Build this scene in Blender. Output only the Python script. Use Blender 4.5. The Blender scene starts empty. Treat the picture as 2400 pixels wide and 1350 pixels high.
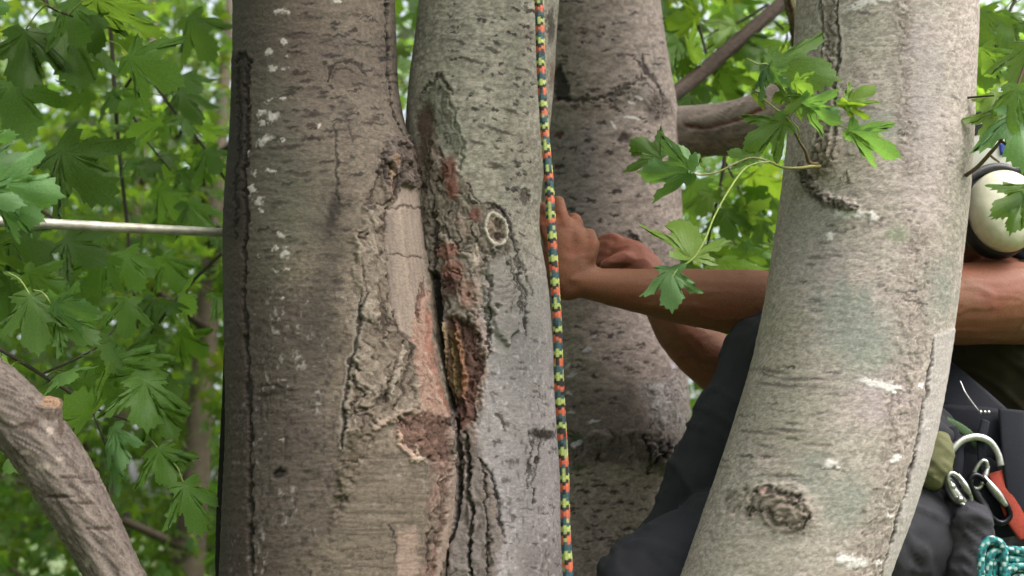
import bpy, math, random
import numpy as np
from mathutils import Vector, Matrix, Quaternion
rad = math.radians
random.seed(7); RNG = np.random.default_rng(11)
scene = bpy.context.scene
COL = scene.collection

# ------------------------------------------------------------------ camera
HFOV = 55.0
K = math.tan(rad(HFOV / 2)) / 1200.0          # tangent per photo pixel (2400 wide)
CAM = np.array([0.0, 0.0, 4.0]); PITCH = rad(14.0)
FW = np.array([0, math.cos(PITCH), math.sin(PITCH)]); UP = np.array([0, -math.sin(PITCH), math.cos(PITCH)])
cd = bpy.data.cameras.new('camera'); cam = bpy.data.objects.new('camera', cd); COL.objects.link(cam)
cam.location = CAM; cam.rotation_euler = (math.pi / 2 + PITCH, 0, 0)
cd.sensor_width = 36; cd.lens = 18 / math.tan(rad(HFOV / 2)); cd.clip_start = 0.02; cd.clip_end = 2000
cd.dof.use_dof = True; cd.dof.focus_distance = 1.24; cd.dof.aperture_fstop = 4.8; cd.dof.aperture_blades = 0
scene.camera = cam

# ------------------------------------------------------------------ sky, sun, exposure
SUN_EL, SUN_ROT = rad(52), rad(122)
w = bpy.data.worlds.new('World'); scene.world = w; w.use_nodes = True
nt = w.node_tree; nt.nodes.clear()
sky = nt.nodes.new('ShaderNodeTexSky'); sky.sky_type = 'NISHITA'; sky.sun_disc = False
sky.sun_elevation = SUN_EL; sky.sun_rotation = SUN_ROT
sky.air_density = 1.0; sky.dust_density = 10.0; sky.ozone_density = 0.6; sky.altitude = 100
bg = nt.nodes.new('ShaderNodeBackground'); bg.inputs['Strength'].default_value = 0.15
wo = nt.nodes.new('ShaderNodeOutputWorld')
hs = nt.nodes.new('ShaderNodeHueSaturation'); hs.inputs['Saturation'].default_value = 0.4      # thin overcast: a paler sky
nt.links.new(sky.outputs[0], hs.inputs['Color']); nt.links.new(hs.outputs[0], bg.inputs[0]); nt.links.new(bg.outputs[0], wo.inputs[0])
sd = bpy.data.lights.new('sun', 'SUN'); sun = bpy.data.objects.new('sun', sd); COL.objects.link(sun)
sd.energy = 0.5; sd.angle = rad(50); sd.color = (1.0, 0.97, 0.92)
sdir = Vector((math.sin(SUN_ROT) * math.cos(SUN_EL), math.cos(SUN_ROT) * math.cos(SUN_EL), math.sin(SUN_EL)))
sun.rotation_euler = sdir.to_track_quat('Z', 'Y').to_euler(); sun.location = (3, -3, 12)
scene.view_settings.view_transform = 'Standard'; scene.view_settings.look = 'None'
scene.view_settings.gamma = 1.0; scene.view_settings.exposure = 1.9
scene.render.engine = 'CYCLES'
scene.cycles.use_denoising = True
scene.cycles.max_bounces = 6; scene.cycles.transmission_bounces = 5; scene.cycles.transparent_max_bounces = 6

# ------------------------------------------------------------------ helpers
def P(px, py, Y):
    """world point seen at photo pixel (px, py) on the vertical plane y = Y"""
    a = (px - 1200) * K; b = (675 - py) * K
    d = FW + np.array([a, 0, 0]) + b * UP
    return CAM + d * (Y / d[1])
def proj(V):
    d = V - CAM
    t = d @ FW
    return 1200 + d[:, 0] / t / K, 675 - (d @ UP) / t / K
def scale_at(Y): return K * Y / math.cos(PITCH)
def lin(c):
    c = np.asarray(c, float) / 255.0
    return np.where(c <= 0.04045, c / 12.92, ((c + 0.055) / 1.055) ** 2.4)
_T = RNG.random((512, 512))
def vnoise(x, y, seed=0):
    x = x + seed * 37.17; y = y + seed * 91.73
    xi = np.floor(x).astype(np.int64); yi = np.floor(y).astype(np.int64)
    fx = x - xi; fy = y - yi
    fx = fx * fx * (3 - 2 * fx); fy = fy * fy * (3 - 2 * fy)
    x0 = xi & 511; x1 = (xi + 1) & 511; y0 = yi & 511; y1 = (yi + 1) & 511
    return (_T[x0, y0] * (1 - fx) + _T[x1, y0] * fx) * (1 - fy) + (_T[x0, y1] * (1 - fx) + _T[x1, y1] * fx) * fy
def fbm(x, y, oct=4, seed=0, gain=0.5):
    s = 0; a = 1; n = 0
    for i in range(oct):
        s = s + a * vnoise(x, y, seed + i * 3.1); n += a; a *= gain; x = x * 2.03; y = y * 2.03
    return s / n
def sst(a, b, x):
    t = np.clip((x - a) / (b - a), 0, 1); return t * t * (3 - 2 * t)
def worley(x, y, seed=0):
    """distance to nearest and second nearest jittered cell point"""
    xi = np.floor(x); yi = np.floor(y); f1 = np.full(x.shape, 9.0); f2 = f1.copy()
    for dx in (-1, 0, 1):
        for dy in (-1, 0, 1):
            cx = xi + dx; cy = yi + dy
            ix = cx.astype(np.int64) & 511; iy = cy.astype(np.int64) & 511
            jx = _T[ix, iy]; jy = _T[(iy + 77) & 511, (ix + 191 + seed * 13) & 511]
            d = np.hypot(cx + jx - x, cy + jy - y)
            f2 = np.minimum(f2, np.maximum(f1, d)); f1 = np.minimum(f1, d)
    return f1, f2

def new_mesh(name, V, faces, col=None, mat=None, parent=None, smooth=True, attr=None):
    """V (n,3); faces (m,3|4) int array or list of such arrays"""
    me = bpy.data.meshes.new(name)
    fl = faces if isinstance(faces, list) else [faces]
    fl = [np.asarray(f, dtype=np.int32) for f in fl if len(f)]
    me.vertices.add(len(V)); me.vertices.foreach_set('co', np.asarray(V, dtype=np.float32).ravel())
    loops = np.concatenate([f.ravel() for f in fl]); tot = np.concatenate([np.full(len(f), f.shape[1], np.int32) for f in fl])
    start = np.concatenate([[0], np.cumsum(tot)[:-1]]).astype(np.int32)
    me.loops.add(len(loops)); me.loops.foreach_set('vertex_index', loops)
    me.polygons.add(len(tot)); me.polygons.foreach_set('loop_start', start)
    me.polygons.foreach_set('loop_total', tot)
    me.update(calc_edges=True)
    if smooth: me.polygons.foreach_set('use_smooth', np.ones(len(tot), bool))
    if col is not None:
        a = me.color_attributes.new('col', 'FLOAT_COLOR', 'POINT')
        c = np.ones((len(V), 4), np.float32); c[:, :3] = np.clip(col, 0, 1); a.data.foreach_set('color', c.ravel())
    if attr:
        for k, v in attr.items():
            a = me.attributes.new(k, 'FLOAT', 'POINT'); a.data.foreach_set('value', np.asarray(v, np.float32))
    me.validate(clean_customdata=False)
    if mat: me.materials.append(mat)
    return link(name, me, parent)
def link(name, me, parent=None):
    o = bpy.data.objects.new(name, me); COL.objects.link(o)
    if parent:
        o.parent = parent
        if parent.type == 'EMPTY': o.matrix_parent_inverse = Matrix.Translation(-parent.location)   # parts are modelled in world space
    return o
def thing(name, label, cat, loc=None, group=None):
    o = bpy.data.objects.new(name, None); COL.objects.link(o); o.empty_display_size = 0.05
    if loc is not None: o.location = [float(q) for q in loc]
    o['label'] = label; o['category'] = cat
    if group: o['group'] = group
    return o
def tag(o, label, cat, group=None):
    o['label'] = label; o['category'] = cat
    if group: o['group'] = group
    return o
def grid_faces(nr, nc, wrap=True):
    r = np.arange(nr - 1)[:, None]; c = np.arange(nc if wrap else nc - 1)[None, :]
    c2 = (c + 1) % nc
    a = r * nc + c; b = r * nc + c2
    return np.stack([a, b, b + nc, a + nc], -1).reshape(-1, 4)
def smooth_path(pts, n):
    """Catmull-Rom through pts (rows of any width), n samples by chord length"""
    p = np.asarray(pts, float)
    q = np.vstack([2 * p[0] - p[1], p, 2 * p[-1] - p[-2]])
    L = np.concatenate([[0], np.cumsum(np.linalg.norm(np.diff(p[:, :3], axis=0), axis=1))])
    u = np.linspace(0, L[-1], n); i = np.clip(np.searchsorted(L, u, 'right') - 1, 0, len(p) - 2)
    t = ((u - L[i]) / np.maximum(L[i + 1] - L[i], 1e-9))[:, None]
    a, b, c, d = q[i], q[i + 1], q[i + 2], q[i + 3]
    return 0.5 * (2 * b + (c - a) * t + (2 * a - 5 * b + 4 * c - d) * t ** 2 + (3 * b - a - 3 * c + d) * t ** 3)
def tube_arrays(path, nseg, nring, flat=1.0, cap=True):
    """path rows x,y,z,r -> V, faces list, ring angle, arc length, frames"""
    S = smooth_path(path, nring) if nring else np.asarray(path, float)
    C = S[:, :3]; R = np.maximum(S[:, 3], 1e-5); n = len(C)
    T = np.gradient(C, axis=0); T /= np.linalg.norm(T, axis=1)[:, None]
    up = np.array([0, -1.0, 0]) if abs(T[0][1]) < 0.9 else np.array([0, 0, 1.0])
    N = np.zeros_like(C); v = up - T[0] * (up @ T[0]); N[0] = v / np.linalg.norm(v)
    for i in range(1, n):
        v = N[i - 1] - T[i] * (N[i - 1] @ T[i]); N[i] = v / np.linalg.norm(v)
    B = np.cross(T, N)
    th = np.linspace(0, 2 * math.pi, nseg, endpoint=False)
    D = N[:, None, :] * np.cos(th)[None, :, None] + B[:, None, :] * np.sin(th)[None, :, None] * flat
    V = (C[:, None, :] + D * R[:, None, None]).reshape(-1, 3)
    L = np.concatenate([[0], np.cumsum(np.linalg.norm(np.diff(C, axis=0), axis=1))])
    faces = [grid_faces(n, nseg)]
    if cap:
        faces.append(np.arange(nseg - 1, -1, -1)[None, :]); faces.append((np.arange(nseg) + (n - 1) * nseg)[None, :])
    return V, faces, np.tile(th, n), np.repeat(L, nseg), D.reshape(-1, 3), np.repeat(R, nseg)
class Join:
    """collects pieces of ONE part into one mesh"""
    def __init__(s): s.V = []; s.F = {}; s.C = []; s.n = 0
    def add(s, V, faces, col=None):
        V = np.asarray(V, float)
        for f in (faces if isinstance(faces, list) else [faces]):
            f = np.asarray(f)
            s.F.setdefault(f.shape[1], []).append(f + s.n)
        s.V.append(V); s.n += len(V)
        s.C.append(np.broadcast_to(np.asarray(col if col is not None else (1, 1, 1), float), V.shape))
        return s
    def tube(s, path, nseg=8, nring=0, col=None, flat=1.0):
        V, f, *_ = tube_arrays(path, nseg, nring, flat); return s.add(V, f, col)
    def build(s, name, mat, parent=None, smooth=True):
        return new_mesh(name, np.vstack(s.V), [np.vstack(v) for v in s.F.values()], np.vstack(s.C), mat, parent, smooth)

# ------------------------------------------------------------------ materials
def mat_new(name):
    m = bpy.data.materials.new(name); m.use_nodes = True; t = m.node_tree; t.nodes.clear()
    o = t.nodes.new('ShaderNodeOutputMaterial'); return m, t, o
def N(t, kind, **kw):
    n = t.nodes.new(kind)
    for k, v in kw.items():
        if k.startswith('i_'): n.inputs[k[2:].replace('_', ' ')].default_value = v
        else: setattr(n, k, v)
    return n
def mat_bark(name, fine=900.0, bump=0.75, var=0.55):
    m, t, o = mat_new(name)
    a = N(t, 'ShaderNodeAttribute', attribute_name='col')
    tc = N(t, 'ShaderNodeTexCoord'); mp = N(t, 'ShaderNodeMapping'); mp.inputs['Scale'].default_value = (1, 1, 1.9)
    t.links.new(tc.outputs['Object'], mp.inputs[0])
    n1 = N(t, 'ShaderNodeTexNoise', i_Scale=fine, i_Detail=4.0, i_Roughness=0.7); t.links.new(mp.outputs[0], n1.inputs[0])
    n2 = N(t, 'ShaderNodeTexNoise', i_Scale=fine / 4.5, i_Detail=5.0, i_Roughness=0.65); t.links.new(mp.outputs[0], n2.inputs[0])
    r = N(t, 'ShaderNodeMapRange'); r.inputs['From Min'].default_value = 0.3; r.inputs['From Max'].default_value = 0.7
    r.inputs['To Min'].default_value = 1 - var; r.inputs['To Max'].default_value = 1 + var
    mx = N(t, 'ShaderNodeMath', operation='ADD'); t.links.new(n1.outputs[0], mx.inputs[0]); t.links.new(n2.outputs[0], mx.inputs[1])
    ml = N(t, 'ShaderNodeMath', operation='MULTIPLY'); ml.inputs[1].default_value = 0.5; t.links.new(mx.outputs[0], ml.inputs[0])
    t.links.new(ml.outputs[0], r.inputs[0])
    vm = N(t, 'ShaderNodeVectorMath', operation='SCALE'); t.links.new(a.outputs['Color'], vm.inputs[0]); t.links.new(r.outputs[0], vm.inputs['Scale'])
    b = N(t, 'ShaderNodeBump', i_Strength=bump, i_Distance=0.0012); t.links.new(ml.outputs[0], b.inputs['Height'])
    p = N(t, 'ShaderNodeBsdfPrincipled', i_Roughness=0.82); p.inputs['Specular IOR Level'].default_value = 0.22
    t.links.new(vm.outputs[0], p.inputs['Base Color']); t.links.new(b.outputs[0], p.inputs['Normal'])
    t.links.new(p.outputs[0], o.inputs[0]); return m
def mat_plain(name, col, rough=0.6, metal=0.0, noise=0.0, scale=200.0, bump=0.0, attr=False, spec=0.4, sss=0.0):
    m, t, o = mat_new(name)
    p = N(t, 'ShaderNodeBsdfPrincipled', i_Roughness=rough, i_Metallic=metal); p.inputs['Specular IOR Level'].default_value = spec
    src = None
    if attr:
        a = N(t, 'ShaderNodeAttribute', attribute_name='col'); src = a.outputs['Color']
    else:
        rgb = N(t, 'ShaderNodeRGB'); rgb.outputs[0].default_value = (*col, 1); src = rgb.outputs[0]
    tc = N(t, 'ShaderNodeTexCoord')
    n1 = N(t, 'ShaderNodeTexNoise', i_Scale=scale, i_Detail=5.0, i_Roughness=0.6); t.links.new(tc.outputs['Object'], n1.inputs[0])
    if noise:
        r = N(t, 'ShaderNodeMapRange'); r.inputs['From Min'].default_value = 0.3; r.inputs['From Max'].default_value = 0.7
        r.inputs['To Min'].default_value = 1 - noise; r.inputs['To Max'].default_value = 1 + noise
        t.links.new(n1.outputs[0], r.inputs[0])
        vm = N(t, 'ShaderNodeVectorMath', operation='SCALE'); t.links.new(src, vm.inputs[0]); t.links.new(r.outputs[0], vm.inputs['Scale']); src = vm.outputs[0]
    t.links.new(src, p.inputs['Base Color'])
    if bump:
        b = N(t, 'ShaderNodeBump', i_Strength=bump, i_Distance=0.001); t.links.new(n1.outputs[0], b.inputs['Height']); t.links.new(b.outputs[0], p.inputs['Normal'])
    if sss:
        p.inputs['Subsurface Weight'].default_value = sss; p.inputs['Subsurface Radius'].default_value = (0.012, 0.005, 0.003); p.inputs['Subsurface Scale'].default_value = 0.6
    t.links.new(p.outputs[0], o.inputs[0]); return m
def mat_leaf(name, top, trans, tw=0.5, rough=0.45, veins=True):
    m, t, o = mat_new(name)
    a = N(t, 'ShaderNodeAttribute', attribute_name='col')
    oi = N(t, 'ShaderNodeObjectInfo')
    r = N(t, 'ShaderNodeMapRange'); r.inputs['To Min'].default_value = 0.72; r.inputs['To Max'].default_value = 1.28
    t.links.new(oi.outputs['Random'], r.inputs[0])
    tc = N(t, 'ShaderNodeTexCoord'); nn = N(t, 'ShaderNodeTexNoise', i_Scale=45.0, i_Detail=3.0); t.links.new(tc.outputs['Object'], nn.inputs[0])
    r2 = N(t, 'ShaderNodeMapRange'); r2.inputs['From Min'].default_value = 0.3; r2.inputs['From Max'].default_value = 0.7
    r2.inputs['To Min'].default_value = 0.82; r2.inputs['To Max'].default_value = 1.18; t.links.new(nn.outputs[0], r2.inputs[0])
    mm = N(t, 'ShaderNodeMath', operation='MULTIPLY'); t.links.new(r.outputs[0], mm.inputs[0]); t.links.new(r2.outputs[0], mm.inputs[1])
    def tint(c):
        v = N(t, 'ShaderNodeVectorMath', operation='MULTIPLY'); v.inputs[1].default_value = c; t.links.new(a.outputs['Color'], v.inputs[0])
        s = N(t, 'ShaderNodeVectorMath', operation='SCALE'); t.links.new(v.outputs[0], s.inputs[0]); t.links.new(mm.outputs[0], s.inputs['Scale']); return s.outputs[0]
    p = N(t, 'ShaderNodeBsdfPrincipled', i_Roughness=rough); p.inputs['Specular IOR Level'].default_value = 0.3
    t.links.new(tint(top), p.inputs['Base Color'])
    tr = N(t, 'ShaderNodeBsdfTranslucent'); t.links.new(tint(trans), tr.inputs[0])
    mx = N(t, 'ShaderNodeMixShader', i_Fac=tw); t.links.new(p.outputs[0], mx.inputs[1]); t.links.new(tr.outputs[0], mx.inputs[2])
    t.links.new(mx.outputs[0], o.inputs[0]); return m
BARK = mat_bark('silver maple bark')

# ------------------------------------------------------------------ the maple: bark painter and stems
class Paint:
    """bark relief (metres, along the surface normal) and bark colour, set point by point on one stem"""
    def __init__(s, px, py, sx, front, base):
        s.px, s.py, s.sx, s.front = px, py, sx, front
        s.n = len(px); s.disp = np.zeros(s.n); s.col = np.tile(np.asarray(base, float), (s.n, 1)); s.rng = np.random.default_rng(5)
        s.w1 = (fbm(sx / 26, py / 26, 3, 2) - .5) * 2; s.w2 = (fbm(sx / 26, py / 26, 3, 9) - .5) * 2
        s.w3 = (fbm(sx / 7, py / 7, 2, 14) - .5) * 2; s.w4 = (fbm(sx / 7, py / 7, 2, 21) - .5) * 2
    def box(s, x0, x1, y0, y1):
        return np.nonzero((s.px > x0) & (s.px < x1) & (s.py > y0) & (s.py < y1) & (s.front > 0))[0]
    def wp(s, i, a, b): return s.px[i] + s.w1[i] * a + s.w3[i] * b, s.py[i] + s.w2[i] * a + s.w4[i] * b
    def mix(s, i, wgt, col, dep=0.0):
        if col is not None:
            c = lin(col); c = c * .74 + c.mean() * .26; s.col[i] += (c - s.col[i]) * np.clip(wgt, 0, 1)[:, None]
        s.disp[i] += dep * wgt
    @staticmethod
    def segdist(x, y, pts):
        d = np.full(x.shape, 1e9); tt = np.zeros(x.shape); m = len(pts) - 1
        for k in range(m):
            ax, ay = pts[k][:2]; bx, by = pts[k + 1][:2]
            t = np.clip(((x - ax) * (bx - ax) + (y - ay) * (by - ay)) / max((bx - ax) ** 2 + (by - ay) ** 2, 1e-6), 0, 1)
            q = np.hypot(x - ax - t * (bx - ax), y - ay - t * (by - ay)); c = q < d
            d = np.where(c, q, d); tt = np.where(c, (k + t) / m, tt)
        return d, tt
    def line(s, pts, wid, col, dep=0.0, a=3, b=2, lip=0.0, taper=True, alpha=1.0, lipcol=None):
        xs = [p[0] for p in pts]; ys = [p[1] for p in pts]; g = wid * 4 + a + 12
        i = s.box(min(xs) - g, max(xs) + g, min(ys) - g, max(ys) + g)
        if not len(i): return
        x, y = s.wp(i, a * 1.7, b * 1.6); d, t = s.segdist(x, y, pts)
        w = wid * (np.minimum(1, np.minimum(t, 1 - t) * 6 + .35) if taper else 1)
        w = w * (.3 + 1.4 * fbm(s.sx[i] / 22, s.py[i] / 22, 3, 31))
        f = 1 - sst(w * .45, w, d)
        if lip:
            lf = sst(w * .8, w * 1.5, d) * (1 - sst(w * 1.5, w * 3.4, d)); s.mix(i, lf, lipcol, lip * .45)
        s.mix(i, f * alpha * (.45 + .75 * fbm(s.sx[i] / 16, s.py[i] / 16, 2, 37)), col, 0); s.disp[i] += dep * f * (.9 if dep < -.005 or dep > 0 else .6)
    def poly(s, pts, col=None, dep=0.0, fe=8, a=10, b=5, alpha=1.0, ret=False):
        xs = [p[0] for p in pts]; ys = [p[1] for p in pts]; g = fe + a + b + 6
        i = s.box(min(xs) - g, max(xs) + g, min(ys) - g, max(ys) + g)
        x, y = s.wp(i, a, b); ins = np.zeros(x.shape, bool); n = len(pts)
        for k in range(n):
            ax, ay = pts[k]; bx, by = pts[(k + 1) % n]
            if ay != by: ins ^= ((ay > y) != (by > y)) & (x < (bx - ax) * (y - ay) / (by - ay) + ax)
        d, _ = s.segdist(x, y, list(pts) + [pts[0]])
        f = sst(-fe, fe, np.where(ins, d, -d)) * alpha
        if ret: return i, f
        s.mix(i, f, col, dep)
    def blob(s, cx, cy, rx, ry, col, dep=0.0, rot=0, soft=.35, a=6, b=5, alpha=1.0, ret=False):
        g = max(rx, ry) * (1 + soft) + a + b + 5
        i = s.box(cx - g, cx + g, cy - g, cy + g)
        x, y = s.wp(i, a, b); c, q = math.cos(rad(rot)), math.sin(rad(rot)); x = x - cx; y = y - cy
        d = np.hypot((x * c + y * q) / rx, (-x * q + y * c) / ry); f = (1 - sst(1 - soft, 1 + soft, d)) * alpha
        if ret: return i, f
        s.mix(i, f, col, dep)
    def rough(s, i, f, cell=14, amp=.003, dark=(58, 46, 36), lite=None, asp=1.6, seed=3, ka=.8):
        """plated bark: raised islands between dark furrows"""
        x = (s.sx[i] + s.w1[i] * 14) / cell * .55; y = (s.py[i] + s.w2[i] * 14) / (cell * asp) * .55
        n = fbm(x, y, 4, seed); m = fbm(x * 1.9 + 7, y * 1.5, 3, seed + 40); q = fbm(x * 4.2, y * 4.2, 3, seed + 60)
        e = sst(.80, .99, 1 - np.abs(2 * n - 1) * 1.6) * sst(.36, .55, m)
        e2 = sst(.84, 1.0, 1 - np.abs(2 * m - 1) * 1.8)
        g = sst(.4, .75, q)
        f = f * (.55 + .9 * fbm(x * .5, y * .5, 2, seed + 90))
        h = (n - .5) * 2.2 - e * .75 - e2 * .35 + (q - .5) * .9 + .35
        s.disp[i] += amp * .75 * h * f
        if lite is not None: s.mix(i, f * sst(.15, .8, h) * .5 * (.5 + g), lite)
        s.mix(i, f * np.clip(e * .75 + e2 * .4 + sst(.1, -.5, h) * .4 + (1 - g) * .12, 0, 1) * ka, dark)
    def dashes(s, n, x0, x1, y0, y1, lx=(14, 34), ly=(2.2, 4), col=(62, 56, 48), dep=-.0004, slope=0.0, alpha=.8, ok=None):
        for _ in range(n):
            cx, cy = s.rng.uniform(x0, x1), s.rng.uniform(y0, y1)
            if ok and not ok(cx, cy): continue
            L = s.rng.uniform(*lx) * s.rng.uniform(.5, 1); h = s.rng.uniform(*ly); cc = tuple(q * s.rng.uniform(.7, .95) for q in col)
            s.blob(cx, cy, L / 2, h, cc, dep, rot=slope + s.rng.normal(0, 5), soft=.34, a=3, b=5, alpha=min(1, alpha * s.rng.uniform(.8, 1.4)))
    def base(s, c1, c2, c3, wr=.0005, seed=0):
        n1 = fbm(s.sx / 170, s.py / 110, 4, 40 + seed); n2 = fbm(s.sx / 60, s.py / 13, 4, 50 + seed); n3 = fbm(s.sx / 9, s.py / 6, 3, 60 + seed)
        k = sst(.32, .68, n1); s.col[:] = lin(c1) * (1 - k)[:, None] + lin(c2) * k[:, None]
        k = sst(.5, .74, n2) * .5 * (1 - .5 * sst(550, 800, s.py)); s.col += (lin(c3) - s.col) * k[:, None]
        n4 = s.rng.random(s.n)
        s.col *= ((.76 + .48 * sst(.25, .75, n3)) * (.86 + .28 * n4))[:, None]
        s.disp += wr * ((n2 - .5) * 2.2 + (n3 - .5) * 1.6) + .004 * (fbm(s.sx / 230, s.py / 260, 2, 77 + seed) - .5)

def stem_path(ctrl, Y, above, below, tweak=None):
    rows = []
    for py, l, r in ctrl:
        a = P(l, py, Y); b = P(r, py, Y); c = (a + b) / 2; rows.append((c[0], c[1], c[2], (b[0] - a[0]) / 2))
    rows = list(above)[::-1] + rows + list(below)          # descending z
    A = np.array(rows)[::-1]; return A
def build_stem(name, A, zlo, zhi, dz, step, base, paint, parent, tint=(1, 1, 1), depth=.95, mat=None):
    z = np.concatenate([np.arange(A[0, 2], zlo, .03), np.arange(zlo, zhi, dz), np.arange(zhi, A[-1, 2], .03)])
    X, Yc, R = (np.interp(z, A[:, 2], A[:, k]) for k in (0, 1, 3))
    def sm(v):                                             # even out the corners between control rows
        zz = np.arange(z[0] - .2, z[-1] + .2, .004); q = np.interp(zz, z, v); k = np.hanning(25); k /= k.sum()
        return np.interp(z, zz, np.convolve(np.pad(q, 12, mode='edge'), k, 'valid'))
    X, Yc, R = sm(X), sm(Yc), sm(R)
    rm = R[(z > zlo) & (z < zhi)].mean()
    nf = int(rm * rad(200) / step); tf = np.linspace(-rad(100), rad(100), nf)
    tb = np.linspace(rad(100), rad(260), 34)[1:-1]; th = np.concatenate([tf, tb]); nc = len(th)
    D = np.stack([np.sin(th), -np.cos(th) * depth, np.zeros(nc)], 1)
    C = np.stack([X, Yc, z], 1)
    V = (C[:, None, :] + D[None] * R[:, None, None]).reshape(-1, 3)
    px, py = proj(V); TH = np.tile(th, len(z)); RR = np.repeat(R, nc)
    sx = TH * rm / scale_at(Yc.mean())
    front = np.where(np.abs(TH) < rad(99), 1.0, 0.0)
    pt = Paint(px, py, sx + 1000, front, lin(base)); paint(pt)
    nrm = np.tile(np.stack([np.sin(th), -np.cos(th), np.zeros(nc)], 1), (len(z), 1))
    V = V + nrm * pt.disp[:, None]
    faces = [grid_faces(len(z), nc), np.arange(nc)[::-1][None, :], (np.arange(nc) + (len(z) - 1) * nc)[None, :]]
    return new_mesh(name, V, faces, pt.col * np.array(tint), mat or BARK, parent)

tree = thing('maple_tree', 'grey-barked multi-stemmed maple tree with a split wound between its two fused stems', 'tree', (0, 1.45, 0))

# --- left stem -----------------------------------------------------
def paint_left(p):
    p.base((112, 101, 86), (132, 120, 102), (92, 82, 69), .0006, 1)
    p.poly([(500, -80), (660, -80), (630, 400), (640, 1400), (480, 1400)], (80, 68, 58), 0, 60, 24, 6, .75)  # left side painted darker: side shade and dirt together in the colour
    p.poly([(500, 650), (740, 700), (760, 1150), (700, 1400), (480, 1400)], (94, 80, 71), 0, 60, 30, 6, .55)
    for c in [(650, 300, 60, 190), (700, 470, 70, 120), (640, 560, 60, 130)]: p.blob(*c, (98, 100, 76), 0, alpha=.5, soft=.6, a=30)
    p.blob(700, 90, 60, 120, (112, 88, 72), 0, alpha=.45, soft=.7, a=25)
    p.blob(680, 800, 110, 120, (78, 70, 56), 0, alpha=.45, soft=.7, a=30); p.blob(660, 1000, 120, 100, (88, 77, 68), 0, alpha=.5, soft=.7, a=30)
    p.blob(690, 1180, 130, 130, (112, 98, 84), 0, alpha=.5, soft=.7, a=30)
    p.mix(np.arange(p.n), (1 - sst(250, 700, p.py)) * .45, (84, 76, 66))  # upper bark painted darker to offset the sun on the stem top
    # fine pale flecks
    k = sst(.62, .8, fbm(p.sx / 9, p.py / 14, 3, 80)) * sst(.45, .6, fbm(p.sx / 120, p.py / 160, 2, 83)) * sst(500, 800, p.py) * .85
    p.mix(np.arange(p.n), k, (166, 155, 142), .0004)
    k = sst(.58, .74, fbm(p.sx / 8, p.py / 16, 3, 86)) * sst(500, 800, p.py) * .7; p.mix(np.arange(p.n), k, (70, 60, 52), -.0005)
    ok = lambda x, y: not (x > 840 and y > 300)
    p.dashes(95, 660, 925, 0, 330, (20, 56), (2.2, 4.2), (72, 60, 48), .0005, -3, .85, ok)
    p.dashes(46, 600, 860, 300, 620, (18, 50), (2.2, 4.5), (74, 64, 52), .0004, -6, .7, ok)
    p.dashes(60, 590, 800, 600, 1340, (14, 44), (2, 4), (76, 66, 56), -.0004, -4, .5)
    for x, y, l in [(685, 78, 50), (640, 262, 50), (735, 270, 55), (690, 342, 60), (655, 345, 60), (790, 305, 60), (735, 325, 50), (600, 348, 40), (760, 400, 30), (655, 915, 110), (620, 922, 70)]:
        p.blob(x, y, l / 2, 4.5, (64, 54, 44), .0005, rot=-6, soft=.5, a=3, b=3, alpha=.85)
    # dark wet seam down the left side
    p.poly([(500, 128), (580, 128), (580, 560), (500, 575)], (48, 38, 32), 0, 9, 8, 5, .75)
    p.poly([(500, 500), (574, 540), (582, 1350), (500, 1350)], (78, 65, 54), 0, 9, 6, 4, .55)
    p.line([(552, 150), (556, 135), (572, 131), (580, 145), (579, 300), (577, 430), (575, 560), (573, 700), (580, 850), (583, 1000), (585, 1150), (588, 1360)], 6.5, (40, 29, 23), -.0042, 5, 3, .0016, False)
    p.line([(560, 140), (561, 300), (556, 430), (552, 560)], 5, (32, 25, 21), -.0022, 5, 3, .001)
    p.line([(590, 910), (640, 905), (680, 912)], 4, (58, 47, 38), -.0012, 5, 4); p.line([(610, 915), (612, 985)], 3, (66, 55, 45), -.001, 4, 3); p.line([(632, 912), (636, 970)], 3, (66, 55, 45), -.001, 4, 3)
    # lichen
    for x, y, a, b, r in [(653, 26, 13, 7, -35), (670, 27, 5, 6, 0), (790, 3, 9, 5, 0), (662, 98, 6, 8, 0), (630, 118, 10, 8, -30), (675, 132, 4, 4, 0), (638, 158, 9, 8, 20), (665, 163, 8, 6, 0), (634, 232, 3, 3, 0), (662, 232, 7, 5, 20), (616, 266, 12, 9, -30), (641, 272, 13, 10, -20), (622, 242, 5, 3, 0), (614, 292, 8, 7, -50), (621, 331, 19, 9, -40), (660, 329, 7, 4, 0), (748, 298, 4, 4, 0), (582, 360, 5, 4, -30), (639, 401, 10, 5, 10), (597, 405, 6, 7, 0), (592, 445, 7, 10, 20), (605, 470, 8, 10, 30), (612, 495, 5, 7, 0), (660, 551, 10, 5, 0), (645, 581, 5, 5, 0), (667, 594, 11, 10, 10), (604, 600, 3, 4, 0), (675, 633, 7, 4, 0), (648, 635, 4, 3, 0), (661, 697, 5, 4, 0), (722, 709, 4, 3, 0), (655, 1030, 4, 3, 0), (597, 735, 3, 3, 0)]:
        p.blob(x, y, a, b, (198, 192, 174), .0008, rot=r, soft=.42, a=5, b=8, alpha=.9)
    # arched old branch scar
    p.blob(808, 172, 40, 24, (100, 86, 70), .002, soft=.5, a=5)
    p.line([(768, 194), (775, 165), (792, 148), (818, 145), (838, 155), (856, 180)], 6, (50, 40, 32), -.0022, 5, 4, .0018)
    p.line([(778, 188), (790, 168), (812, 162), (832, 172)], 4, (62, 51, 41), -.0012, 5, 4)
    # crack to the fork
    p.line([(905, -40), (906, 60), (909, 150), (913, 215), (922, 265), (937, 300), (958, 335), (972, 360)], 4.2, (30, 22, 17), -.006, 2, 2, .0012, False)
    p.line([(786, 285), (788, 330), (790, 380), (788, 440), (793, 475)], 3.6, (58, 48, 38), -.0018, 4, 3, .0007)
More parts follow.
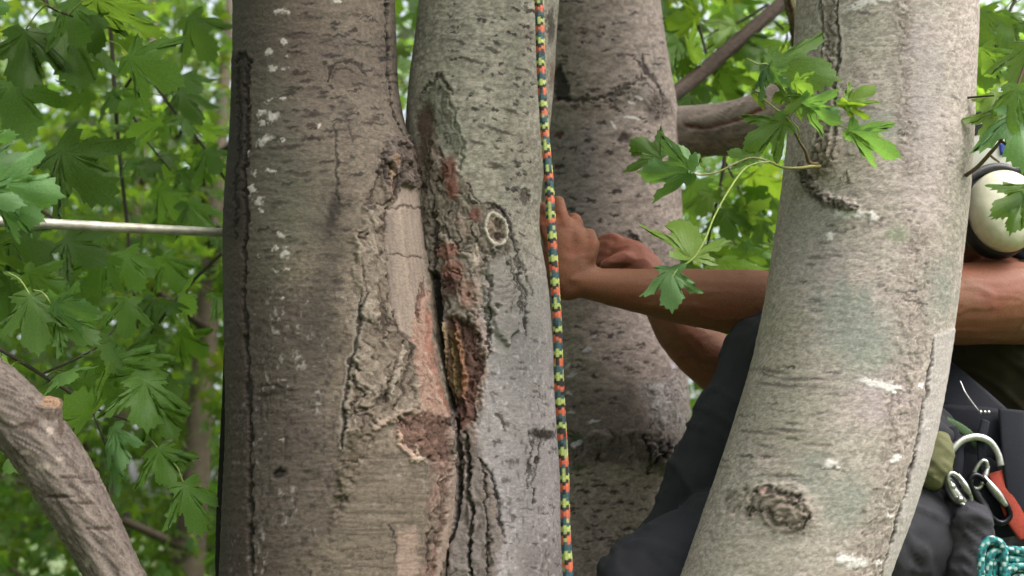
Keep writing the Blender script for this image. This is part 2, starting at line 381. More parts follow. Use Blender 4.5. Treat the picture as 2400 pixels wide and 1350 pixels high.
    p.line([(811, 272), (820, 300), (827, 338)], 3, (64, 53, 42), -.0013, 4, 3)
    for y in (280, 296, 310, 322, 340, 358): p.line([(800, y + 4), (850, y - 3), (905, y + 10)], 2.4, (92, 80, 64), -.0007, 4, 3, alpha=.7)
    # broad dark fold
    p.blob(768, 620, 40, 160, (64, 58, 47), -.0045, rot=8, soft=.95, a=14, b=5, alpha=.6); p.blob(750, 800, 44, 110, (70, 63, 52), -.003, soft=.95, a=14, alpha=.5)
    p.blob(778, 505, 13, 46, (46, 40, 32), -.0025, rot=14, soft=.8, a=8, b=5, alpha=.85)
    # callus and plated bark round the wound
    plated = [(905, 318), (940, 320), (985, 350), (1000, 440), (960, 430), (925, 470), (905, 490), (905, 620), (918, 700), (930, 770), (965, 800), (990, 900), (985, 960), (935, 985), (875, 1020), (845, 1100), (800, 1210), (775, 1240), (800, 1100), (805, 960), (825, 860), (848, 760), (850, 690), (832, 640), (840, 560), (868, 450), (885, 370)]
    i, f = p.poly(plated, None, 0, 10, 14, 6, 1, True); p.mix(i, f * .6, (124, 108, 86), .0025); p.rough(i, f, 15, .0052, (66, 52, 40), (162, 148, 122), 1.7, 3, .8)
    i, f = p.poly([(905, 318), (950, 322), (985, 360), (998, 440), (950, 428), (905, 478), (890, 400)], None, 0, 8, 10, 6, 1, True); p.mix(i, f * .75, (84, 68, 56), .003); p.rough(i, f, 22, .010, (40, 30, 26), (142, 124, 112), 1.4, 7, .9)
    p.line([(895, 480), (920, 465), (930, 440)], 6, (40, 30, 24), -.004, 4, 4)
    p.line([(900, 350), (875, 440), (862, 480), (880, 500)], 4, (52, 42, 33), -.002, 5, 4)
    p.line([(917, 365), (912, 420), (905, 470)], 7, (150, 118, 82), .0022, 5, 4)
    p.line([(848, 690), (840, 770), (822, 860), (806, 960), (801, 1060)], 4.4, (52, 45, 35), -.003, 4, 3, .0026, True, 1, (140, 130, 110))
    p.line([(935, 752), (948, 790), (930, 870), (900, 920), (870, 960)], 5, (56, 46, 36), -.0036, 4, 3, .0022)
    p.line([(955, 790), (962, 830), (948, 880), (935, 930), (918, 965)], 4.4, (56, 46, 36), -.0034, 4, 3, .002)
    p.line([(945, 810), (930, 880), (905, 930)], 8, (168, 152, 126), .003, 4, 3)
    p.line([(842, 1000), (820, 1080), (800, 1180)], 14, (92, 80, 56), .0015, 8, 6, 0, True, .7)
    p.line([(842, 760), (858, 690), (850, 600)], 3, (62, 52, 42), -.0018, 4, 3)
    # bare wood
    wood = [(903, 492), (930, 470), (945, 432), (978, 440), (1000, 480), (1003, 600), (1006, 700), (1010, 790), (1000, 835), (968, 800), (935, 775), (917, 700), (905, 610)]
    i, f = p.poly(wood, None, 0, 3.5, 4, 3, 1, True)
    g = fbm(p.sx[i] / 5, p.py[i] / 160, 3, 91); g2 = fbm(p.sx[i] / 22, p.py[i] / 60, 3, 95)
    c = lin((140, 127, 112)) * (.78 + .5 * g[:, None]) * (.85 + .3 * g2[:, None]); k = sst(960, 1000, p.px[i])
    c = c * (1 + .12 * (1 - k[:, None]))
    p.disp[i] = p.disp[i] * (1 - f) + f * (-.0035 + .0007 * (g - .5))
    p.col[i] += (c - p.col[i]) * f[:, None]
    p.poly([(905, 495), (930, 500), (925, 600), (935, 740), (915, 700), (904, 610)], (116, 103, 88), 0, 8, 6, 3, .6)
    p.line([(905, 597), (935, 592), (960, 600), (985, 603), (1002, 606)], 2.6, (86, 68, 52), -.002, 3, 2)
    p.line([(900, 488), (930, 486), (960, 482), (1000, 486)], 3, (92, 72, 55), -.0025, 4, 3, .0008)
    p.line([(903, 490), (903, 600), (915, 700), (932, 775), (966, 800)], 5, (64, 50, 38), -.003, 3, 3, .0016, False)
    p.line([(962, 560), (966, 680)], 2, (140, 118, 92), -.0006, 3, 2)
    # pink live edge
    i, f = p.poly([(985, 690), (1008, 680), (1012, 800), (1028, 900), (1050, 960), (1068, 985), (1030, 990), (985, 975), (975, 880), (968, 800)], None, 0, 6, 6, 5, 1, True)
    p.mix(i, f * .85, (172, 136, 110), .001); p.rough(i, f, 12, .003, (132, 76, 52), (196, 168, 142), 1.6, 12, .7)
    p.line([(1003, 720), (1008, 800), (1020, 880), (1040, 940), (1062, 975)], 9, (152, 88, 58), -.001, 5, 4, 0, True, .8)
    p.line([(986, 690), (980, 730), (990, 760)], 5, (88, 58, 42), -.0025, 4, 4); p.line([(996, 650), (990, 720)], 3.5, (104, 72, 52), -.0014, 4, 4)
    # red-brown wound with a torn pale splinter
    i, f = p.poly([(930, 985), (985, 965), (1055, 985), (1062, 1040), (1050, 1085), (1000, 1080), (955, 1062), (925, 1030)], None, 0, 7, 7, 5, 1, True)
    p.mix(i, f * .85, (104, 70, 54), -.004); p.rough(i, f, 17, .004, (66, 42, 32), (146, 108, 84), .8, 5, .75)
    p.line([(934, 1012), (937, 1042), (955, 1062), (975, 1072)], 12, (196, 160, 128), .004, 3, 3, 0, True, .95)
    p.line([(960, 1075), (980, 1080), (998, 1078)], 6, (216, 196, 160), .003, 4, 4, 0, True, .95)
    p.line([(975, 1040), (985, 1068)], 3, (206, 180, 145), .002, 3, 3)
    p.line([(870, 1005), (910, 985), (950, 972), (985, 968)], 12, (176, 150, 124), .003, 7, 6, .0, True, .8)
    # wrinkled bark under the wound
    i, f = p.poly([(850, 1070), (930, 1050), (1010, 1090), (1015, 1160), (1000, 1350), (760, 1350), (800, 1230)], None, 0, 22, 14, 5, 1, True)
    ww = fbm(p.sx[i] / 46, p.py[i] / 4.6, 3, 120); p.mix(i, f * .45, (138, 123, 100)); p.mix(i, f * sst(.5, .72, ww) * .55 * sst(.35, .6, fbm(p.sx[i] / 40, p.py[i] / 40, 3, 133)), (84, 72, 56)); p.disp[i] += f * .0009 * (.5 - ww)
    p.line([(912, 1228), (920, 1245), (924, 1290), (926, 1350)], 2.6, (54, 44, 35), -.0015, 4, 3)
    p.poly([(928, 1245), (975, 1235), (985, 1350), (928, 1350)], (176, 146, 122), 0, 9, 8, 5, .65)
    for y in (1292, 1308, 1330): p.line([(800, y), (850, y - 3), (915, y + 2)], 2.4, (76, 66, 52), -.0006, 4, 4, alpha=.7)
    # red strip and pale callus ridge beside the seam
    i, f = p.poly([(1012, 1080), (1055, 1085), (1050, 1160), (1030, 1250), (1010, 1350), (985, 1350), (1005, 1200)], None, 0, 6, 7, 5, 1, True)
    p.mix(i, f * .6 * sst(.3, .6, fbm(p.sx[i] / 22, p.py[i] / 34, 3, 171)), (124, 84, 68), -.002); p.rough(i, f, 14, .004, (84, 56, 46), (168, 134, 112), 2.4, 8, .7)
    p.line([(1060, 985), (1070, 1060), (1062, 1150), (1045, 1240), (1018, 1350)], 17, (168, 142, 120), .005, 5, 4, 0, True, .9)
    p.line([(1005, 1240), (1000, 1350)], 3, (66, 48, 38), -.002, 3, 3); p.line([(1038, 1190), (1020, 1280), (1008, 1350)], 3, (110, 78, 58), -.0015, 4, 3)
    # small knots
    p.blob(652, 1112, 16, 12, (58, 48, 40), -.002, soft=.5); p.line([(636, 1112), (648, 1102), (664, 1110)], 4, (36, 29, 24), -.002, 4, 3, .001)
A1 = stem_path([(-60, 552, 924), (0, 550, 925), (100, 552, 928), (200, 549, 932), (290, 546, 948), (350, 543, 970), (420, 538, 994), (480, 535, 1006), (600, 530, 1022), (760, 535, 1041), (900, 538, 1067), (1050, 536, 1095), (1200, 530, 1090), (1350, 527, 1075)],
    1.30, [(-.262, 1.33, 5.0, .112), (-.30, 1.42, 5.6, .105), (-.42, 1.6, 6.8, .085)], [(-.215, 1.31, 3.85, .165), (-.12, 1.38, 3.4, .19), (-.06, 1.42, 2.9, .22)])
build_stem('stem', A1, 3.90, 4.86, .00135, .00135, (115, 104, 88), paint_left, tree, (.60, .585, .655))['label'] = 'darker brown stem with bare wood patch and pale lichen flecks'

# --- middle stem ----------------------------------------------------
def paint_mid(p):
    p.base((148, 143, 127), (160, 154, 136), (126, 120, 104), .00045, 4)
    k = sst(520, 900, p.py)
    p.mix(np.arange(p.n), k * .7, (186, 173, 170))
    p.blob(1230, 800, 70, 130, (118, 120, 112), 0, alpha=.5, soft=.7, a=25); p.blob(1210, 1150, 90, 120, (172, 158, 158), 0, alpha=.5, soft=.7, a=30)
    p.blob(1270, 1320, 50, 60, (122, 106, 98), 0, alpha=.5, soft=.7, a=20)
    ok = lambda x, y: x > 1040 + max(0, y - 200) * .45
    p.dashes(150, 1020, 1250, -10, 560, (9, 26), (1.8, 3.4), (84, 78, 66), -.0003, 16, .8, ok)
    p.dashes(22, 1050, 1250, 20, 520, (26, 48), (3, 4.6), (78, 72, 58), .0004, 17, .85, ok)
    for q in [(1155, 117, 40), (1110, 142, 70), (1230, 165, 32), (1170, 305, 76), (1165, 388, 44), (1120, 335, 40), (1200, 260, 40)]: p.blob(q[0], q[1], q[2] / 2, 4.2, (78, 72, 56), .0005, rot=17, soft=.5, a=3, b=3, alpha=.9)
    p.dashes(50, 1150, 1310, 800, 1340, (12, 40), (1.8, 3.2), (98, 88, 82), -.0004, 14, .6)
    k = sst(.6, .8, fbm(p.sx / 8, p.py / 12, 3, 180)) * sst(600, 950, p.py) * .7; p.mix(np.arange(p.n), k, (206, 196, 192), .0003)
    k = sst(.62, .8, fbm(p.sx / 10, p.py / 22, 3, 186)) * sst(700, 1000, p.py) * .75; p.mix(np.arange(p.n), k, (96, 84, 80), -.0005)
    # old flap beside the fork
    i, f = p.poly([(985, 235), (1010, 195), (1032, 173), (1048, 195), (1062, 225), (1075, 300), (1095, 350), (1075, 370), (1040, 320), (1000, 260)], None, 0, 7, 8, 6, 1, True)
    p.mix(i, f * .55, (104, 104, 78), .003); p.rough(i, f, 22, .003, (66, 64, 46), (140, 140, 112), 2.2, 4, .6)
    p.line([(990, 225), (1012, 192), (1033, 174), (1045, 200), (1062, 222)], 5, (52, 48, 36), -.003, 4, 4, .002)
    p.line([(1052, 225), (1072, 300), (1090, 350), (1075, 395)], 4, (86, 92, 68), -.002, 6, 4, .001)
    p.poly([(975, 270), (1000, 245), (1022, 255), (1015, 300), (1035, 360), (1050, 420), (1020, 440), (985, 380)], (92, 62, 44), -.002, 6, 7, 5, .85)
    p.poly([(960, 330), (1005, 350), (1020, 420), (1000, 470), (975, 440)], (110, 90, 72), 0, 8, 6, 5, .75)
    # plated bark zone
    i, f = p.poly([(1010, 300), (1045, 370), (1095, 430), (1125, 478), (1165, 480), (1195, 525), (1195, 590), (1165, 600), (1135, 640), (1125, 740), (1140, 820), (1130, 930), (1115, 1010), (1110, 1100), (1060, 1100), (1050, 960), (1000, 700), (985, 440)], None, 0, 8, 9, 6, 1, True)
    p.mix(i, f * .65, (116, 98, 78), .002); p.rough(i, f, 17, .0062, (60, 44, 34), (158, 140, 118), 1.7, 6, .85)
    for x, y, a, b, c in [(1055, 400, 16, 34, (116, 64, 44)), (1062, 445, 13, 22, (138, 76, 54)), (1112, 505, 14, 16, (116, 58, 42)), (1050, 590, 30, 18, (150, 92, 70)), (1062, 635, 24, 22, (168, 108, 84)), (1062, 668, 22, 30, (88, 48, 36)), (1100, 690, 22, 34, (164, 120, 96)), (1104, 690, 7, 7, (110, 58, 26)), (1112, 600, 10, 26, (190, 170, 142)), (1090, 540, 14, 22, (140, 118, 96)), (1075, 515, 10, 14, (150, 126, 104))]:
        p.blob(x, y, a, b, c, .0012, soft=.35, a=8, b=6, alpha=.85)
    p.line([(1092, 428), (1108, 455), (1128, 478), (1160, 484), (1180, 505), (1196, 545)], 4.2, (46, 37, 28), -.003, 3, 3, .0014)
    # pruned branch scar: pale callus ring, dark heart
    p.blob(1160, 545, 36, 52, (128, 114, 94), .004, rot=-12, soft=.4, a=3)
    i, f = p.blob(1160, 541, 26, 42, None, 0, rot=-12, soft=.06, a=2, b=1, ret=True); p.mix(i, f, (204, 194, 168), .0035)
    i, f = p.blob(1160, 541, 20, 34, None, 0, rot=-12, soft=.1, a=2, b=2, ret=True); p.mix(i, f, (150, 132, 104), -.0035)
    p.blob(1163, 530, 9, 12, (82, 64, 46), -.002, soft=.4); p.blob(1168, 556, 11, 10, (60, 45, 34), -.003, soft=.4); p.blob(1150, 550, 6, 12, (108, 90, 66), -.001, soft=.4)
    p.line([(1140, 490), (1170, 488), (1192, 515), (1200, 550), (1212, 590)], 6, (42, 34, 27), -.003, 4, 3, .001)
    # healed ridge under the scar
    p.line([(1165, 590), (1172, 660), (1180, 740), (1190, 800)], 36, (138, 127, 120), .007, 12, 5, 0, True, .5)
    for y in (655, 668, 684, 700, 715): p.line([(1148, y), (1172, y + 6), (1198, y)], 2.4, (112, 98, 94), -.0008, 4, 3, alpha=.6)
    p.line([(1208, 585), (1218, 640), (1230, 700), (1236, 790)], 5, (52, 44, 38), -.004, 5, 4, .001)
    p.line([(1196, 600), (1215, 670), (1222, 735)], 5, (66, 56, 48), -.003, 7, 5, .001); p.line([(1215, 600), (1240, 660), (1250, 700)], 3, (82, 74, 64), -.002, 5, 4)
    p.line([(1142, 640), (1150, 700), (1146, 760), (1152, 810)], 4, (66, 56, 46), -.003, 5, 4, .001)
    p.line([(1195, 545), (1235, 590), (1262, 610)], 2.6, (108, 100, 86), -.001, 4, 3)
    # rotten cavity with orange splinters
    i, f = p.poly([(1045, 745), (1075, 745), (1118, 765), (1138, 840), (1128, 930), (1105, 1010), (1080, 1020), (1060, 960), (1038, 860)], None, 0, 7, 7, 5, 1, True)
    p.mix(i, f * .9, (98, 58, 42), -.006); p.rough(i, f, 20, .005, (62, 34, 26), (134, 84, 62), 2.4, 9, .6)
    p.poly([(1046, 770), (1072, 765), (1092, 850), (1088, 930), (1070, 940), (1050, 880)], (112, 84, 40), -.002, 6, 5, 4, .85)
    p.poly([(1002, 640), (1028, 640), (1035, 740), (1040, 830), (1046, 890), (1068, 940), (1062, 965), (1040, 950), (1018, 890), (1008, 800)], (34, 22, 18), -.016, 7, 5, 4, .95)
    p.line([(1042, 755), (1040, 820), (1042, 880), (1056, 925), (1064, 945)], 5.5, (202, 164, 104), .008, 3, 2, 0, True, .95)
    p.line([(1066, 762), (1078, 820), (1090, 880), (1086, 940)], 7, (184, 118, 72), .007, 3, 3, 0, True, .9)
    p.line([(1055, 800), (1062, 860), (1068, 915)], 4, (150, 118, 52), .003, 4, 3)
    p.line([(1120, 640), (1128, 700), (1122, 740), (1142, 800), (1138, 880), (1122, 940), (1112, 1000), (1110, 1060)], 11, (176, 146, 126), .002, 9, 8, 0, True, .8)
    p.line([(1136, 720), (1146, 790), (1142, 850)], 4.4, (40, 30, 24), -.003, 5, 4, .0012)
    p.line([(1018, 470), (1022, 560), (1020, 650)], 6, (60, 46, 36), -.005, 4, 4)
    # furrows below
    i, f = p.poly([(1040, 1010), (1110, 1000), (1140, 1090), (1180, 1250), (1160, 1350), (1030, 1350)], None, 0, 12, 9, 6, 1, True); p.mix(i, f * .6, (124, 104, 88), .002); p.rough(i, f, 24, .0035, (78, 62, 50), (152, 132, 114), 3.2, 15, .55)
    p.line([(1091, 1017), (1102, 1083), (1098, 1150), (1109, 1203), (1100, 1252), (1104, 1360)], 5.5, (34, 26, 21), -.006, 3, 3, .002, False)
    p.line([(1120, 1070), (1151, 1119), (1169, 1194), (1182, 1265)], 5.5, (44, 35, 28), -.004, 4, 4, .002)
    p.line([(1126, 1075), (1136, 1140), (1142, 1200), (1144, 1283), (1138, 1360)], 4, (46, 37, 29), -.004, 4, 3, .0015)
    p.line([(1068, 985), (1078, 1060), (1080, 1128), (1068, 1243), (1050, 1283), (1044, 1360)], 7, (28, 20, 18), -.008, 2, 2, .001, False)
    # scars on the right side
    p.line([(1248, 1015), (1240, 1080), (1238, 1150)], 5, (70, 60, 48), -.002, 6, 4, .001); p.line([(1268, 1030), (1252, 1100), (1250, 1180)], 4, (64, 54, 44), -.002, 6, 4, .001)
    p.blob(1275, 1020, 30, 12, (60, 50, 42), -.002, soft=.5, a=10, b=8); p.line([(1160, 965), (1172, 975), (1182, 1005)], 5, (78, 68, 62), -.0015, 4, 4)
    p.blob(1231, 462, 12, 18, (96, 86, 72), -.0016, soft=.4); p.line([(1224, 448), (1230, 440), (1240, 455), (1246, 478)], 3, (52, 44, 36), -.002, 3, 3, .001)
    p.blob(1290, 60, 10, 42, (78, 68, 54), -.001, soft=.5, a=10, b=8); p.blob(1296, 175, 8, 30, (128, 104, 84), 0, soft=.5)
A2 = stem_path([(-60, 990, 1314), (0, 985, 1310), (100, 974, 1304), (200, 960, 1299), (300, 953, 1290), (350, 950, 1285), (420, 948, 1275), (500, 945, 1266), (560, 945, 1266), (650, 948, 1285), (750, 950, 1292), (900, 955, 1302), (1000, 958, 1314), (1200, 955, 1320), (1350, 945, 1322)],
    1.33, [(-.02, 1.38, 5.0, .098), (.02, 1.45, 5.6, .09), (.10, 1.6, 6.8, .07)], [(-.035, 1.34, 3.85, .118), (-.02, 1.39, 3.4, .14), (0, 1.43, 2.9, .18)])
build_stem('stem', A2, 3.90, 4.88, .00135, .00135, (148, 143, 127), paint_mid, tree, (.56, .56, .625))['label'] = 'paler stem fused to the left one, pruned branch scar and rotten split'

# --- right stem -----------------------------------------------------
def paint_right(p):
    p.base((166, 158, 142), (176, 164, 152), (148, 138, 122), .0004, 7)
    for x, y, a, b in [(2000, 760, 90, 60), (2040, 820, 90, 60), (1980, 700, 60, 40), (1900, 1100, 40, 60), (2050, 290, 60, 40), (1990, 1180, 60, 60), (2200, 680, 40, 70)]: p.blob(x, y, a, b, (126, 140, 120), 0, alpha=.62, soft=.7, a=30, b=10)
    for x, y, a, b in [(1830, 900, 80, 200), (1850, 1000, 100, 60), (1760, 1300, 120, 60)]: p.blob(x, y, a, b, (160, 152, 124), 0, alpha=.5, soft=.7, a=30)
    p.blob(2080, 930, 70, 60, (172, 152, 152), 0, alpha=.5, soft=.6, a=20); p.blob(2160, 250, 60, 200, (170, 156, 154), 0, alpha=.5, soft=.7, a=30); p.blob(1900, 560, 80, 120, (150, 142, 136), 0, alpha=.5, soft=.7, a=30)
    p.blob(1990, 1330, 80, 30, (186, 168, 142), 0, alpha=.4, soft=.7, a=20)
    # sandy grain
    g = fbm(p.sx / 6, p.py / 6, 3, 200); k = sst(.55, .75, g) * (sst(500, 800, p.py) * .6 + .25); p.mix(np.arange(p.n), k * .4, (198, 190, 174), .0003)
    g = fbm(p.sx / 7, p.py / 8, 3, 205); k = sst(.56, .76, g) * (sst(450, 800, p.py) * .7 + .2); p.mix(np.arange(p.n), k * .42, (112, 104, 90), -.0003)
    # rough brown bands
    for pts, wd in [([(2150, 560), (2135, 760), (2125, 900), (2100, 1050), (2060, 1200), (2030, 1350)], 46), ([(2115, 0), (2120, 200), (2130, 400)], 28)]:
        i = p.box(1900, 2300, -60, 1400); d, _ = p.segdist(*p.wp(i, 18, 6), pts); f = 1 - sst(wd * .4, wd * 1.3, d)
        p.mix(i, f * .4, (138, 121, 104)); p.rough(i, f, 11, .0016, (92, 78, 64), (184, 170, 150), 1.1, 21, .6)
    p.dashes(26, 1850, 2180, 520, 760, (16, 44), (2, 3.4), (106, 98, 88), -.0004, 2, .7)
    p.dashes(46, 1660, 1960, 860, 1120, (30, 90), (2, 3.2), (118, 106, 90), -.0005, 6, .65)
    p.dashes(36, 2000, 2240, 30, 560, (12, 34), (2, 3.2), (112, 98, 92), -.0004, 18, .6)
    for q in [(1930, 570, 26), (1915, 605, 44), (1900, 622, 20), (1960, 600, 40), (1860, 890, 90), (1840, 905, 130), (1850, 1010, 120), (1780, 1015, 90), (1990, 365, 34), (2035, 255, 60)]: p.blob(q[0], q[1], q[2] / 2, 4, (104, 94, 82), -.0006, rot=4, soft=.5, a=3, b=3, alpha=.75)
    # twin-edged seam above the shoot
    i, f = p.poly([(1922, -60), (1966, -60), (1966, 130), (1956, 230), (1954, 320), (1940, 400), (1905, 390), (1915, 300), (1918, 200), (1925, 100)], None, 0, 5, 4, 3, 1, True)
    p.mix(i, f * .75, (132, 116, 96), -.0012); p.rough(i, f, 13, .0034, (84, 68, 54), (166, 150, 128), 1.8, 17, .7)
    p.line([(1962, -60), (1963, 60), (1966, 120), (1957, 200), (1957, 260), (1956, 330), (1942, 395)], 4.6, (62, 50, 40), -.003, 3, 3, .0022, False, 1, (178, 166, 146))
    p.line([(1924, -60), (1926, 100), (1916, 220), (1916, 320), (1905, 372)], 3.4, (84, 70, 56), -.002, 3, 3, .0015, False, 1, (176, 164, 146))
    i, f = p.blob(1935, 370, 32, 52, None, 0, rot=20, soft=.5, a=6, ret=True); p.mix(i, f * .7, (140, 120, 98), .005); p.rough(i, f, 12, .004, (82, 66, 52), (176, 158, 134), 1.5, 23, .6)
    # dark bark collar under the shoot
    pts = [(1886, 398), (1900, 435), (1925, 462), (1960, 478), (2005, 488)]
    i = p.box(1850, 2060, 370, 530); d, t = p.segdist(*p.wp(i, 8, 6), pts); f = 1 - sst(8, 24, d * (1 + t * .5)); p.mix(i, f * .8, (74, 62, 50), .003); p.rough(i, f, 12, .008, (42, 34, 28), (130, 114, 96), .8, 25, .8)
    p.line([(1968, 430), (1985, 400), (1990, 425), (1978, 440)], 3.4, (96, 84, 64), -.001, 3, 3, .001)
    p.mix(np.arange(p.n), np.full(p.n, .12), (150, 146, 134))
    # lichen plates
    for x, y, a, b, r in [(1992, 503, 46, 9, 0), (2046, 507, 14, 7, 0), (1945, 556, 9, 8, 0), (2025, 8, 44, 9, -18), (2075, 0, 14, 5, 0), (2062, 903, 52, 11, 14), (2098, 914, 14, 9, 0), (1950, 1090, 20, 9, 12), (1998, 1318, 36, 15, 4), (1972, 1310, 12, 14, 0), (2100, 1075, 12, 9, 0), (2165, 1005, 7, 7, 0), (2088, 1208, 10, 5, 0), (2056, 1320, 6, 8, 0), (2160, 905, 5, 5, 0)]:
        p.blob(x, y, a, b, (222, 216, 202), .0010, rot=r, soft=.3, a=7, b=9, alpha=.9)
    p.blob(2100, 548, 26, 16, (128, 146, 100), 0, soft=.5, a=14, b=10, alpha=.55)
    # right-hand split with a smooth pale strip beyond
    p.poly([(2188, 790), (2260, 760), (2250, 900), (2220, 1000), (2180, 1150), (2080, 1400), (2055, 1400), (2115, 1175), (2145, 1050), (2170, 925)], (176, 170, 158), .0014, 5, 4, 2, .75)
    p.line([(2188, 795), (2180, 860), (2170, 925), (2158, 990), (2145, 1050), (2131, 1110), (2115, 1175), (2090, 1260), (2063, 1360)], 3.8, (54, 43, 34), -.004, 3, 2, .0012)
    # eye-shaped knot
    p.blob(1840, 1195, 66, 44, (146, 132, 110), .005, rot=18, soft=.6, a=8)
    i, f = p.poly([(1690, 1165), (1760, 1140), (1850, 1150), (1895, 1200), (1890, 1255), (1840, 1250), (1780, 1215), (1700, 1205)], None, 0, 12, 12, 6, 1, True)
    r = np.hypot((p.px[i] - 1838) / 1.25, p.py[i] - 1205) + p.w1[i] * 7 + p.w3[i] * 4; g = .5 + .5 * np.sin(r / 3.6 + .8); f2 = f * sst(.42, .6, fbm(p.sx[i] / 15, p.py[i] / 15, 3, 141))
    p.mix(i, f * .35, (134, 118, 98)); p.mix(i, f2 * g * .75, (70, 57, 45)); p.disp[i] -= .0022 * g * f
    p.line([(1760, 1152), (1785, 1140), (1812, 1150), (1850, 1158), (1876, 1182), (1888, 1215), (1886, 1248)], 7, (58, 46, 36), -.003, 7, 6, .002)
    p.line([(1745, 1200), (1790, 1196), (1830, 1215), (1860, 1245)], 4.5, (66, 54, 42), -.002, 7, 6)
    p.blob(1786, 1148, 13, 9, (176, 142, 122), .002, soft=.4)
    i, f = p.blob(1872, 1200, 22, 52, None, 0, rot=-10, soft=.5, a=6, ret=True); p.rough(i, f, 12, .004, (62, 50, 40), (150, 136, 114), .8, 27, .7)
A4 = stem_path([(-60, 1876, 2284), (0, 1872, 2280), (100, 1866, 2277), (200, 1860, 2273), (330, 1849, 2267), (480, 1830, 2256), (620, 1810, 2238), (700, 1798, 2229), (830, 1770, 2213), (960, 1732, 2192), (1080, 1692, 2162), (1200, 1650, 2126), (1350, 1598, 2068)],
    1.22, [(.50, 1.24, 5.0, .105), (.56, 1.27, 5.6, .098), (.75, 1.4, 6.8, .075)], [(.285, 1.24, 3.85, .126), (.15, 1.33, 3.5, .14), (.06, 1.40, 3.1, .16), (.04, 1.43, 2.8, .17)])
build_stem('stem', A4, 3.92, 4.80, .00135, .00135, (168, 160, 146), paint_right, tree, (.775, .76, .855))['label'] = 'pale bowed stem with lichen plates and a leafy shoot'

# --- rear stem ------------------------------------------------------
def paint_rear(p):
    p.base((140, 128, 116), (154, 141, 128), (120, 108, 96), .0005, 10)
    p.poly([(1280, 300), (1400, 300), (1420, 700), (1280, 700)], (112, 106, 102), 0, 40, 20, 5, .45)  # shade of the middle stem painted into the left side
    p.poly([(1280, 880), (1480, 900), (1560, 1010), (1600, 1060), (1280, 1100)], (90, 78, 72), 0, 45, 20, 5, .5)
    p.dashes(150, 1300, 1560, -10, 640, (12, 34), (1.8, 3.4), (74, 66, 58), -.0004, 4, .85)
    p.dashes(60, 1320, 1600, 740, 960, (14, 40), (1.8, 3.2), (84, 74, 66), -.0004, 2, .75)
    p.dashes(80, 1330, 1560, 1100, 1350, (16, 44), (2, 3.6), (72, 62, 56), -.0004, 2, .8)
    p.poly([(1290, 170), (1312, 150), (1330, 200), (1335, 235), (1300, 240)], (44, 34, 32), -.006, 5, 6, 4, .9)
    p.line([(1300, 236), (1350, 234), (1400, 232), (1440, 228), (1462, 205), (1490, 190), (1520, 186)], 7, (64, 54, 44), -.003, 5, 5, .003)
    i, f = p.poly([(1330, 236), (1440, 232), (1470, 205), (1500, 196), (1500, 215), (1450, 245), (1340, 252)], None, 0, 6, 6, 4, 1, True); p.rough(i, f, 10, .005, (60, 50, 42), (140, 128, 112), 1.4, 31, .7)
    p.line([(1487, 138), (1505, 160), (1535, 195), (1562, 225)], 4.5, (44, 34, 28), -.003, 3, 3, .001); p.line([(1505, 122), (1508, 150), (1545, 200), (1555, 240)], 3.8, (44, 34, 28), -.003, 3, 3, .001)
    p.blob(1515, 220, 26, 30, (140, 126, 110), .006, soft=.5, a=5); p.line([(1498, 205), (1512, 198), (1530, 214), (1528, 236)], 4, (74, 62, 52), -.002, 4, 4)
    i, f = p.blob(1545, 250, 28, 30, None, 0, soft=.5, a=6, ret=True); p.mix(i, f * .6, (84, 70, 58)); p.rough(i, f, 12, .007, (48, 38, 32), (130, 114, 100), 1, 33, .8)
    for x, y, r in [(1478, 240, 30), (1495, 232, 35), (1472, 275, 15), (1488, 277, 15), (1438, 294, 60)]: p.blob(x, y, 12, 3, (214, 208, 194), .0006, rot=r, soft=.3, a=3, b=3)
    p.blob(1310, 318, 11, 10, (92, 56, 36), -.002, soft=.4); p.blob(1308, 388, 10, 5, (70, 42, 36), -.001, soft=.4); p.blob(1463, 325, 13, 12, (66, 54, 46), -.002, soft=.5, a=8, b=6)
    i, f = p.blob(1478, 565, 22, 24, None, 0, soft=.5, a=8, ret=True); p.mix(i, f * .7, (92, 78, 66), .002); p.rough(i, f, 13, .006, (48, 38, 32), (160, 148, 134), 1, 35, .8)
    # lower wrinkled collar and knot
    i, f = p.poly([(1330, 1010), (1450, 1015), (1540, 1010), (1600, 1035), (1590, 1085), (1500, 1082), (1340, 1090)], None, 0, 10, 8, 5, 1, True); p.mix(i, f * .45, (78, 68, 60)); p.rough(i, f, 14, .006, (46, 38, 34), (122, 110, 98), 2, 37, .7)
    i, f = p.blob(1556, 1068, 42, 36, None, 0, soft=.4, a=8, ret=True); p.mix(i, f * .6, (82, 70, 64), .004); p.rough(i, f, 22, .011, (36, 28, 26), (148, 134, 124), 1, 39, .9)
    p.line([(1512, 1020), (1516, 1060), (1522, 1110)], 5, (34, 27, 24), -.004, 5, 4); p.line([(1520, 1000), (1540, 985), (1560, 1010)], 4, (52, 44, 38), -.003, 4, 4)
    i, f = p.poly([(1500, 900), (1600, 880), (1620, 1000), (1580, 1020), (1530, 980)], None, 0, 14, 10, 6, 1, True); p.mix(i, f * .5, (158, 152, 140)); p.rough(i, f, 12, .003, (80, 74, 66), (190, 186, 174), 1.2, 41, .5)
    for x, y, a, b, r in [(1392, 788, 6, 4, 0), (1340, 880, 14, 6, -20), (1330, 858, 8, 5, -20), (1334, 922, 8, 4, 0), (1340, 966, 9, 3, 0), (1392, 988, 14, 3, -5), (1578, 858, 6, 7, 0), (1540, 788, 6, 3, 0), (1350, 1040, 14, 6, -25), (1375, 820, 12, 4, -20)]: p.blob(x, y, a, b, (188, 180, 180), .0008, rot=r, soft=.3, a=4, b=4)
    p.blob(1350, 1025, 14, 8, (70, 86, 56), 0, soft=.4); p.blob(1358, 1098, 18, 7, (82, 92, 56), 0, soft=.4)
